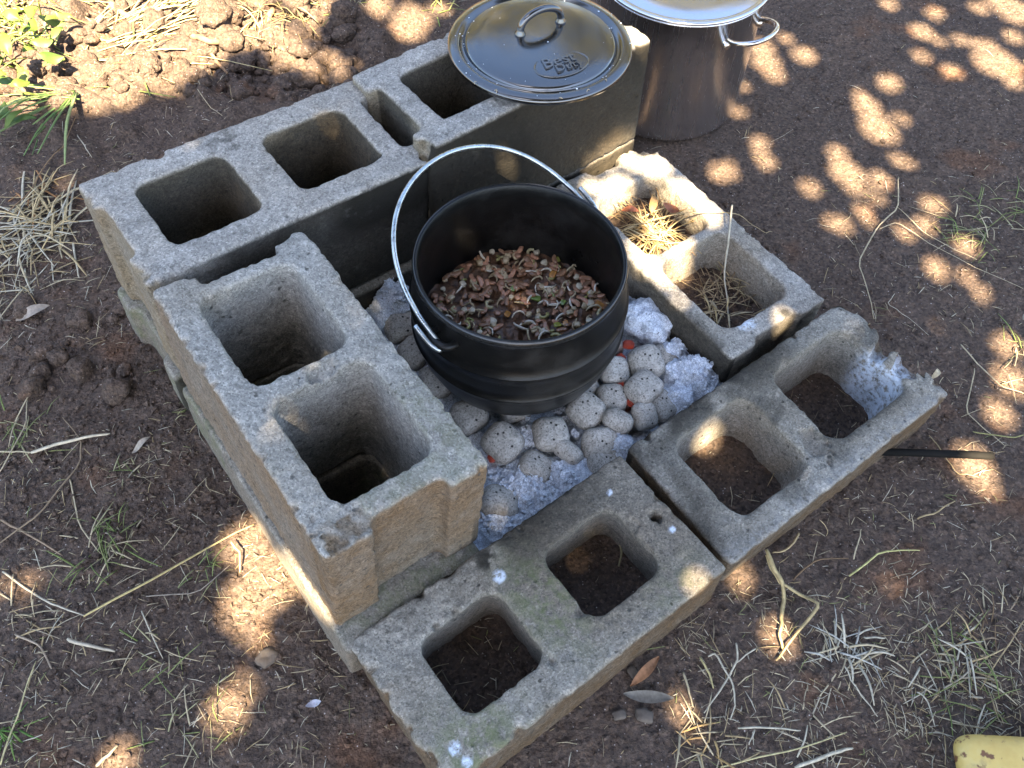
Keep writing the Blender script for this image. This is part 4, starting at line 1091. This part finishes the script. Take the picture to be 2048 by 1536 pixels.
for i, (a, b) in enumerate((((-10, 150), (45, 190)), ((-10, 150), (60, 60)), ((-10, 150), (20, 40)), ((-10, 150), (100, 70)))):
    p0 = at(*a, ZG); p1 = at(*b, -.005)
    V, F = tube(smooth_path([p0, (p0+p1)/2+np.array([0, 0, .03]), p1], 4)-np.array(weed.location), .0016, 6)
    o = link('stem', mesh_np('stem', V, F, col=np.tile([.2, .24, .08, 1], (len(V), 1))), GREEN, weed)
tuft('grass_clump', 60, 50, 60, .16, 'tall yellow green grass in the top left corner', [(.20, .26, .05), (.28, .30, .08), (.14, .20, .04)], .6, .0024, .04, seed=41, matl=GREEN, group='fresh green plants')
tuft('grass_clump', 20, 120, 40, .12, 'yellow green grass behind the leafy weed', [(.18, .26, .05), (.26, .30, .09)], .7, .0022, .03, seed=42, matl=GREEN, group='fresh green plants')
tuft('grass_clump', 330, 130, 30, .10, 'sparse green yellow blades among the sunlit clods', [(.24, .28, .08), (.32, .32, .14)], .3, .0016, .05, seed=43, matl=GREEN, group='fresh green plants')
tuft('dry_grass', 250, 75, 170, .20, 'long sunlit straw fallen over the dug soil in the upper left', [(.55, .46, .24), (.48, .40, .2), (.4, .36, .16)], .16, .0017, .05, seed=34, dirs=(.6, .5), group='dry grass in the upper left')
tuft('dry_grass', 60, 20, 140, .2, 'pale sunlit grass stems in the top left corner', [(.52, .46, .22), (.42, .44, .16), (.3, .36, .1)], .3, .0017, .06, seed=35, group='dry grass in the upper left')
tuft('dry_grass', 560, 40, 120, .11, 'dry rooty grass clump behind the rear blocks', [(.34, .26, .12), (.24, .18, .09), (.44, .36, .18)], .4, .0013, .03, seed=36, group='dry grass in the upper left')
tuft('dry_grass', 690, 20, 40, .10, 'green dry grass clump at the top edge', DG, .45, .0013, .02, seed=37, group='dry grass in the upper left')
tuft('dry_grass', 870, 8, 30, .08, 'green sprig at the top edge left of the lid', [(.2, .26, .07), (.3, .3, .12)], .5, .0013, .02, seed=38, group='dry grass in the upper left')
ROOT = mat_plain('root_bark', (.20, .125, .075), .9, .2, 60, .4, .002)
for pts, rad, lb in (([(219, 5), (273, 51), (300, 82), (318, 110)], .007, 'thick brown root sloping down in the upper left'), ([(375, 66), (410, 82), (465, 86), (488, 66), (547, 35)], .006, 'curved exposed root behind the rear blocks'),
                     ([(385, 74), (430, 120), (455, 150)], .004, 'thin root below the curved one'), ([(110, 60), (200, 85), (290, 70)], .0045, 'pale root half buried among sunlit clods'), ([(545, 20), (530, 60), (545, 95)], .006, 'short stubby root at the right end of the curved one')):
    P = smooth_path([rest(a, b, .008) for a, b in pts], 6); n = len(P)
    P = P+.003*np.stack([vnoise2(np.arange(n)*.7, np.zeros(n)+k, 3) for k in range(3)], 1)
    V, F = tube(P, rad*np.linspace(1, .55, n), 9); tag(link('root', mesh_np('root', V, F), ROOT), lb, 'root', 'exposed roots')
# stones
k = mat_plain('stone', (.10, .082, .066), .85, .3, 40, .3, .002)
for px, py, s, lb in ((535, 1316, .017, 'small grey stone on soil near the lower left sun patch'), (1288, 1432, .014, 'brown pebble beside the front block'), (1238, 1430, .010, 'small pebble left of the brown pebble'), (1265, 1345, .008, 'bluish chip against the front block')):
    s *= .8; P, F = lump(s, s*.7, s*.5, px, s*.30, 3.4, 16, 55); o = link('stone', mesh_np('stone', P, F), k); o.location = rest(px, py, s*.3); o.rotation_euler = (0, 0, px); tag(o, lb, 'stone', 'small stones')

# clippings and crumbs too many to count
def scatter_px(n, seed, zones):
    r = np.random.default_rng(seed); w_ = np.array([z[4] for z in zones], float); w_ /= w_.sum(); out = []
    while len(out) < n:
        z = zones[r.choice(len(zones), p=w_)]; px, py = r.uniform(z[0], z[2]), r.uniform(z[1], z[3]); out.append((px, py))
    return np.array(out)
def in_blocks(x, y, m=.004):
    b = np.zeros(np.shape(x), bool)
    for kx in FITS:
        u, v = local_uv(kx, x, y); inb = (u > -m) & (u < BL+m) & (v > -m) & (v < BWD+m)
        if kx in 'DEF':
            for q in {'D': std, 'E': Ec, 'F': Fc}[kx]: inb &= ~((u > q[0]+.004) & (u < q[1]-.004) & (v > q[2]+.004) & (v < q[3]-.004))
        b |= inb
    return b
def bulk_at(px):
    d = (RM@np.stack([(px[:, 0]-1024)/FPX, -(px[:, 1]-768)/FPX, -np.ones(len(px))])).T
    q = CAM+d*((ZG-CAM[2])/d[:, 2])[:, None]
    return q[:, 0], q[:, 1]
Z_ = [(0, 0, 2048, 1536, 3.0), (1350, 1150, 2048, 1536, 2.2), (1750, 1250, 2048, 1480, .8), (0, 850, 700, 1536, 2.2), (0, 250, 260, 700, .8), (750, 1180, 1100, 1460, .25), (1550, 750, 2048, 1150, .7), (1650, 350, 2048, 650, .5), (300, 150, 700, 350, .3)]
px = scatter_px(3600, 51, Z_); x, y = bulk_at(px)
ok = ~in_blocks(x, y) & ~inside(PIT, x, y) & (np.hypot(x-.2816, y-.7708) > .14)
x, y = x[ok], y[ok]; n = len(x); r = np.random.default_rng(52)
z = ground_h(x, y)+.002
ln = r.gamma(1.6, .0058, n)+.003; wd = r.uniform(.00025, .00075, n); a = r.uniform(0, 6.28, n); e = r.normal(0, .16, n)
D = np.stack([np.cos(a)*np.cos(e), np.sin(a)*np.cos(e), np.sin(e)], 1)*ln[:, None]/2; Sd = np.stack([-np.sin(a), np.cos(a), 0*a], 1)*wd[:, None]
bend = np.stack([r.normal(0, .035, n), r.normal(0, .035, n), np.abs(r.normal(0, .04, n))], 1)*ln[:, None]
c = np.stack([x, y, z+np.abs(D[:, 2])*.7], 1)
th = np.array([0, 0, 1.0])[None]*wd[:, None]*.7
V = np.stack([c-D-Sd*.7, c-D+Sd*.7, c+bend-Sd+th, c+bend+Sd+th, c+D-Sd*.4, c+D+Sd*.4, c-D-th*.3, c+bend-th*.4, c+D-th*.3], 1).reshape(-1, 3)
b = np.arange(n)[:, None]*9
F = np.vstack([b+np.array([[0, 1, 3, 2]]), b+np.array([[2, 3, 5, 4]]), b+np.array([[1, 6, 7, 3]]), b+np.array([[3, 7, 8, 5]]), b+np.array([[6, 0, 2, 7]]), b+np.array([[7, 2, 4, 8]])])
cl = np.array([PALE, WHITE, TAN, (.36, .30, .20), (.26, .20, .13), (.24, .25, .10)])[r.choice(6, n, p=[.24, .2, .2, .18, .12, .06])]*r.uniform(.7, 1.15, (n, 1))
col = np.repeat(np.c_[cl, np.ones(n)], 9, 0)
tag(link('straw_clippings', mesh_np('straw_clippings', V, F, col=col), STRAW), 'short dry grass clippings strewn all over the dark soil', 'clippings', None, 'stuff')
# soil crumbs
def ico_np(sub):
    ico = bmesh.new(); bmesh.ops.create_icosphere(ico, subdivisions=sub, radius=1)
    a = np.array([v.co[:] for v in ico.verts]); b = np.array([[v.index for v in f.verts] for f in ico.faces]); ico.free(); return a, b
IV1, IF1 = ico_np(1); IV2, IF2 = ico_np(3)
# IV = np.array([v.co[:] for v in ico.verts]); IF = np.array([[v.index for v in f.verts] for f in ico.faces]); ico.free()
def crumbs(px, smin, smax, seed, name, label, mat_, pw=3.0, flatz=.7, big=False):
    IV, IF = (IV2, IF2) if big else (IV1, IF1)
    x, y = bulk_at(px); ok = ~in_blocks(x, y, .002) & ~inside(PIT, x, y) & (np.hypot(x-.2816, y-.7708) > .14)
    x, y = x[ok], y[ok]; n = len(x); r = np.random.default_rng(seed)
    s = smin+(smax-smin)*r.random(n)**pw
    nv = len(IV)
    of = r.uniform(0, 50, (n, 1))
    rad = 1+.30*vnoise(IV[None, :, 0]*1.6+of, IV[None, :, 1]*1.6, IV[None, :, 2]*1.6, 3)+.16*vnoise(IV[None, :, 0]*4+of, IV[None, :, 1]*4, IV[None, :, 2]*4, 4)+.08*vnoise(IV[None, :, 0]*9+of, IV[None, :, 1]*9, IV[None, :, 2]*9, 5) if big else 1+r.normal(0, .3, (n, nv))
    Vv = IV[None]*rad[..., None]*s[:, None, None]*r.uniform(.7, 1.25, (n, 1, 3)); Vv[..., 2] *= flatz
    a = r.uniform(0, 6.28, n); ca, sa = np.cos(a)[:, None], np.sin(a)[:, None]
    Vx = Vv[..., 0]*ca-Vv[..., 1]*sa; Vy = Vv[..., 0]*sa+Vv[..., 1]*ca
    Vv = np.stack([Vx+x[:, None], Vy+y[:, None], Vv[..., 2]+(ground_h(x, y)+s*.25)[:, None]], -1).reshape(-1, 3)
    F = (np.arange(n)[:, None, None]*nv+IF[None]).reshape(-1, 3)
    tag(link(name, mesh_np(name, Vv, F, smooth=big), mat_), label, 'soil', None, 'stuff')
crumbs(scatter_px(9000, 61, [(0, 0, 2048, 1536, 1.0), (0, 500, 500, 1100, .5), (0, 900, 700, 1536, .25)]), .0010, .0052, 62, 'soil_crumbs', 'fine crumbs of brown soil scattered over the ground', SOIL, 3.2)
crumbs(scatter_px(520, 63, [(0, 0, 700, 200, 1.0), (150, 60, 700, 190, .8), (0, 620, 260, 800, .04)]), .005, .024, 64, 'soil_clods', 'dug over clods of brown soil in the sunlit upper left', SOIL, 2.2, .8, True)

# ================================================================== the shade tree behind the photographer
# gaps in the crown let the sun through onto these places: px, py, height of the lit surface, radius in px, openness 0..1
SPOT = []
def sp3(lst, x0, y0, k, z):
    for zx, zy, rr_, b in lst: SPOT.append((x0+zx*k, y0+zy*k, z, rr_*k, b))
sp3([(780, 225, 48, 1), (800, 300, 50, 1), (840, 365, 38, .8), (985, 265, 42, 1), (670, 540, 30, .5), (1560, 150, 40, .9), (1555, 270, 36, .5), (1700, 345, 40, .7), (1850, 230, 45, .9), (1900, 300, 75, 1), (1990, 330, 45, .6), (2000, 60, 60, 1), (1930, 15, 50, .9), (1740, 190, 36, .4), (1990, 180, 36, .7),
     (1395, 400, 45, .65), (1300, 515, 50, .9), (1350, 610, 65, 1), (1262, 462, 30, .6), (1400, 650, 34, .9), (1455, 560, 34, .35), (1500, 600, 28, .35), (1150, 740, 40, .8), (1190, 830, 62, 1), (1230, 900, 42, .9), (1270, 1020, 36, .6), (1300, 1070, 26, .5), (1350, 870, 44, .85), (1450, 770, 40, .45), (1500, 785, 26, .4), (1335, 955, 34, .45),
     (575, 835, 42, 1), (640, 820, 42, .95), (695, 815, 26, .5), (770, 690, 36, .75), (800, 785, 38, .7), (770, 740, 26, .7), (1015, 910, 44, .55), (1120, 1075, 30, .85), (1175, 1085, 34, .9), (1610, 990, 44, .65), (1470, 1120, 40, .5), (1770, 1190, 46, .6), (1625, 1300, 50, .55), (1770, 1335, 32, .55), (1850, 1420, 40, .35), (1400, 20, 40, .4), (1830, 40, 36, .5), (1620, 60, 40, .4), (1640, 200, 30, .4), (900, 180, 30, .5), (690, 420, 26, .4), (1990, 400, 40, .4)], 1200, 0, .4141, ZG)
sp3([(650, 320, 78, 1), (500, 300, 50, .7), (400, 480, 90, 1), (210, 460, 45, .6), (330, 600, 60, .9), (870, 500, 80, 1), (770, 470, 50, .9), (1010, 640, 66, 1), (700, 740, 85, .9), (560, 880, 75, .9), (800, 880, 90, 1), (860, 990, 70, 1), (820, 1230, 38, .5), (620, 1000, 66, .8), (730, 1080, 58, .75), (1530, 1360, 42, .9), (930, 560, 60, .8), (620, 620, 60, .6), (480, 1000, 40, .4)], 1120, 240, .293, 0.0)
SPOT += [(1250, 280, .045, 20, .8), (1225, 300, .04, 22, .7), (1195, 312, .05, 15, .5), (1275, 268, .04, 15, .6), (1010, 328, .09, 16, .5), (1275, 72, .18, 24, 1), (1290, 92, .18, 15, .6), (1422, 878, -.040, 22, 1), (1955, 930, ZG, 32, .7), (1975, 960, ZG, 26, .5), (2007, 828, ZG, 26, .4), (2030, 760, ZG, 30, .5), (1850, 450, ZG, 22, .3), (2020, 690, ZG, 24, .4),
         (450, 1425, ZG, 27, 1), (448, 1450, ZG, 24, .9), (505, 1345, ZG, 30, .8), (525, 1330, ZG, 24, .7), (503, 1290, ZG, 26, .8), (497, 1245, ZG, 28, .9), (490, 1200, ZG, 34, 1), (530, 1165, ZG, 44, 1), (560, 1150, ZG, 36, 1), (478, 1092, ZG, 26, .9), (510, 1072, ZG, 28, 1), (470, 1230, ZG, 20, .5), (580, 1130, -.04, 26, .9), (610, 1180, -.03, 24, 1), (640, 1215, -.02, 20, .9), (660, 1245, 0, 14, .6),
         (238, 1522, ZG, 22, .6), (1368, 1380, ZG, 16, .5), (1368, 1420, ZG, 20, .6), (1400, 1450, ZG, 18, .4), (1559, 1276, ZG, 24, .6), (1475, 1156, ZG, 26, .35), (1392, 1166, 0, 20, .35), (1348, 1254, -.03, 12, .6), (820, 58, ZG, 30, .9), (835, 45, ZG, 24, .9), (880, 20, ZG, 20, .6), (760, 30, ZG, 26, .4), (1360, 12, .08, 30, .6), (1440, 20, .08, 26, .5), (990, 30, .2, 20, .4), (1130, 15, .2, 18, .3)]
LITPOLY = np.array([(-400, 250), (0, 240), (110, 240), (215, 240), (290, 200), (400, 205), (450, 155), (520, 120), (560, 160), (640, 180), (715, 160), (668, 95), (650, 60), (700, -10), (760, -80), (700, -400), (-600, -400)], float)
def in_poly(poly, x, y):
    r_ = np.zeros(len(x), bool); j = len(poly)-1
    for i in range(len(poly)):
        a, b = poly[i], poly[j]
        c = ((a[1] > y) != (b[1] > y)) & (x < (b[0]-a[0])*(y-a[1])/(b[1]-a[1]+1e-12)+a[0]); r_ ^= c; j = i
    return r_
TD = 3.3                                                     # metres from the pit to the foliage along the sun's ray
e1 = np.cross(S, [0, 0, 1.0]); e1 /= np.linalg.norm(e1); e2 = np.cross(e1, S)
hc, hr = [], []
def on_stockpot(px_, py_):
    d = RM@np.array([(px_-1024)/FPX, -(py_-768)/FPX, -1.0]); o = CAM[:2]-np.array([sx, sy]); A_ = d[:2]@d[:2]; B_ = o@d[:2]; C_ = o@o-.1345**2
    return CAM+d*((-B_-math.sqrt(B_*B_-A_*C_))/A_)
SPOT += [(1350, 150, 'pot', 15, .8), (1343, 175, 'pot', 11, .6), (1352, 75, 'pot', 9, .5), (1455, 120, 'pot', 8, .35)]
for px_, py_, z_, rp, b in SPOT:
    q = at(px_, py_, z_) if z_ != 'pot' else on_stockpot(px_, py_); dist = np.linalg.norm(q-CAM); rw = rp*dist/FPX
    blur = .0046*TD
    hc.append((q@e1, q@e2)); hr.append(max(.004, rw*(.55+.47*b)))
hc = np.array(hc); hr = np.array(hr)
def proj_px(P):
    q = (P-CAM)@RM; d = -q[:, 2]
    return 1024+FPX*q[:, 0]/d, 768-FPX*q[:, 1]/d
r = np.random.default_rng(71)
NL = 105000
gx_, gy_ = r.uniform(-1.75, 1.95, NL), r.uniform(-1.0, 2.1, NL)
G = np.stack([gx_, gy_, np.full(NL, ZG)], 1)
tt = TD + r.uniform(-.28, .28, NL) + .12*np.sin(gx_*4)+.1*np.cos(gy_*5)
Cn = G + S*tt[:, None]/1.0
ll = r.uniform(.045, .075, NL); lw = ll*r.uniform(.45, .6, NL)
a = r.uniform(0, 6.28, NL); tilt = r.normal(0, .5, NL); roll = r.normal(0, .5, NL)
d1 = np.stack([np.cos(a)*np.cos(tilt), np.sin(a)*np.cos(tilt), np.sin(tilt)], 1)
d2 = np.stack([-np.sin(a)*np.cos(roll), np.cos(a)*np.cos(roll), np.sin(roll)], 1)
LV = np.stack([Cn-d1*ll[:, None]/2, Cn+d2*lw[:, None]/2-d1*ll[:, None]*.08, Cn+d1*ll[:, None]/2, Cn-d2*lw[:, None]/2-d1*ll[:, None]*.08], 1)
# smaller twig-end leaves crowd the rims of the gaps
NS = 52000
hi_ = r.integers(0, len(hc), NS); ra = hr[hi_]+r.uniform(.0, .075, NS); an = r.uniform(0, 6.28, NS)
P2 = hc[hi_]+np.stack([np.cos(an), np.sin(an)], 1)*ra[:, None]
C2_ = e1[None]*P2[:, :1]+e2[None]*P2[:, 1:]
t0 = (ZG-C2_[:, 2])/S[2]
C2_ = C2_+S[None]*(t0+TD+r.uniform(-.2, .2, NS))[:, None]
l2 = r.uniform(.016, .028, NS); w2 = l2*.6; a = r.uniform(0, 6.28, NS)
f1 = e1[None]*np.cos(a)[:, None]+e2[None]*np.sin(a)[:, None]; f2 = -e1[None]*np.sin(a)[:, None]+e2[None]*np.cos(a)[:, None]
f1 = f1+S[None]*r.normal(0, .35, NS)[:, None]; f2 = f2+S[None]*r.normal(0, .35, NS)[:, None]
L2 = np.stack([C2_-f1*l2[:, None]/2, C2_+f2*w2[:, None]/2, C2_+f1*l2[:, None]/2, C2_-f2*w2[:, None]/2], 1)
LV = np.concatenate([LV, L2]); Cn = np.concatenate([Cn, C2_]); NL = NL+NS
keep = np.ones(NL, bool)
# sample points over each leaf and drop the leaves that cross a gap
smp = [LV[:, i] for i in range(4)]+[Cn, (LV[:, 0]+LV[:, 1])/2, (LV[:, 1]+LV[:, 2])/2, (LV[:, 2]+LV[:, 3])/2, (LV[:, 3]+LV[:, 0])/2, (LV[:, 0]*.3+LV[:, 2]*.7), (LV[:, 0]*.7+LV[:, 2]*.3)]
for s_ in smp:
    A = np.stack([s_@e1, s_@e2], 1)
    for i in range(len(hc)):
        keep &= ((A[:, 0]-hc[i, 0])**2+(A[:, 1]-hc[i, 1])**2) > hr[i]**2
g0 = Cn - S*((Cn[:, 2]-ZG)/S[2])[:, None]
jx, jy = proj_px(g0)
jx += 22*vnoise2(g0[:, 0]*9, g0[:, 1]*9, 81); jy += 22*vnoise2(g0[:, 0]*9+5, g0[:, 1]*9, 82)
keep &= ~in_poly(LITPOLY, jx, jy)
LV = LV[keep]; n = len(LV)
CROWN = mat_plain('tree_leaf', (.055, .085, .022), .5, .4, 20, .4)
TB = np.array([.9, -3.4, ZG])
tree = empty('shade_tree', TB); tag(tree, 'leafy shade tree standing behind the photographer, casting the dappled light', 'tree')
F = np.arange(n*4).reshape(n, 4)
cr = link('crown', mesh_np('crown', LV.reshape(-1, 3)-TB, F, smooth=False), CROWN, tree); tag(cr, kind='stuff')
BARK = mat_plain('bark', (.10, .075, .055), .95, .2, 25, .4, .01)
top = np.array([.55, -2.45, 2.55])
V, F = tube(smooth_path([TB+[0, 0, -.2], TB+np.array([-.05, .1, .8]), (TB+top)/2+np.array([.05, -.1, .2]), top], 6)-TB, np.linspace(.13, .05, 19), 12); link('trunk', mesh_np('trunk', V, F), BARK, tree)

for i, tip in enumerate(((-1.2, -1.6, 2.95), (-.5, -.6, 2.85), (.4, -.3, 2.85), (1.3, -.7, 2.95), (1.6, -1.9, 2.9), (-.3, -2.2, 2.95))):
    tip = np.array(tip); md = (top+tip)/2+np.array([0, 0, .12])
    V, F = tube(smooth_path([top-np.array([0, 0, .15]), md, tip], 6)-TB, np.linspace(.028, .006, 13), 8); link('branch', mesh_np('branch', V, F), BARK, tree)

# a sunlit hedge far behind, seen only as a reflection in the metal
r = np.random.default_rng(91); NH = 19000
hx = r.uniform(-5.5, 5.5, NH); hh = 2.8+.5*vnoise2(hx*.8, hx*0, 5)+.25*vnoise2(hx*2.5, hx*0, 6)+.9*sstep(.35, .9, hx); hzv = ZG+hh*r.random(NH)**.75; hy = 4.9+r.normal(0, .28, NH)+.25*vnoise2(hx*1.3, hzv*1.3, 7)
Cc = np.stack([hx, hy, hzv], 1); l2 = r.uniform(.10, .19, NH); a = r.uniform(0, 6.28, NH); b = r.uniform(-1, 1, NH)
f1 = np.stack([np.cos(a)*np.cos(b), np.sin(a)*np.cos(b), np.sin(b)], 1)*l2[:, None]/2; f2 = np.cross(f1, r.normal(size=(NH, 3))); f2 = f2/np.linalg.norm(f2, axis=1)[:, None]*l2[:, None]*.3
HV = np.stack([Cc-f1, Cc+f2, Cc+f1, Cc-f2], 1).reshape(-1, 3)
tag(link('hedge', mesh_np('hedge', HV, np.arange(NH*4).reshape(NH, 4), smooth=False), mat_plain('hedge_leaf', (.16, .15, .05), .6, .3, 3, .5)), 'sunlit yellow green hedge beyond the top edge, mirrored in the lid', 'hedge', None, 'stuff')
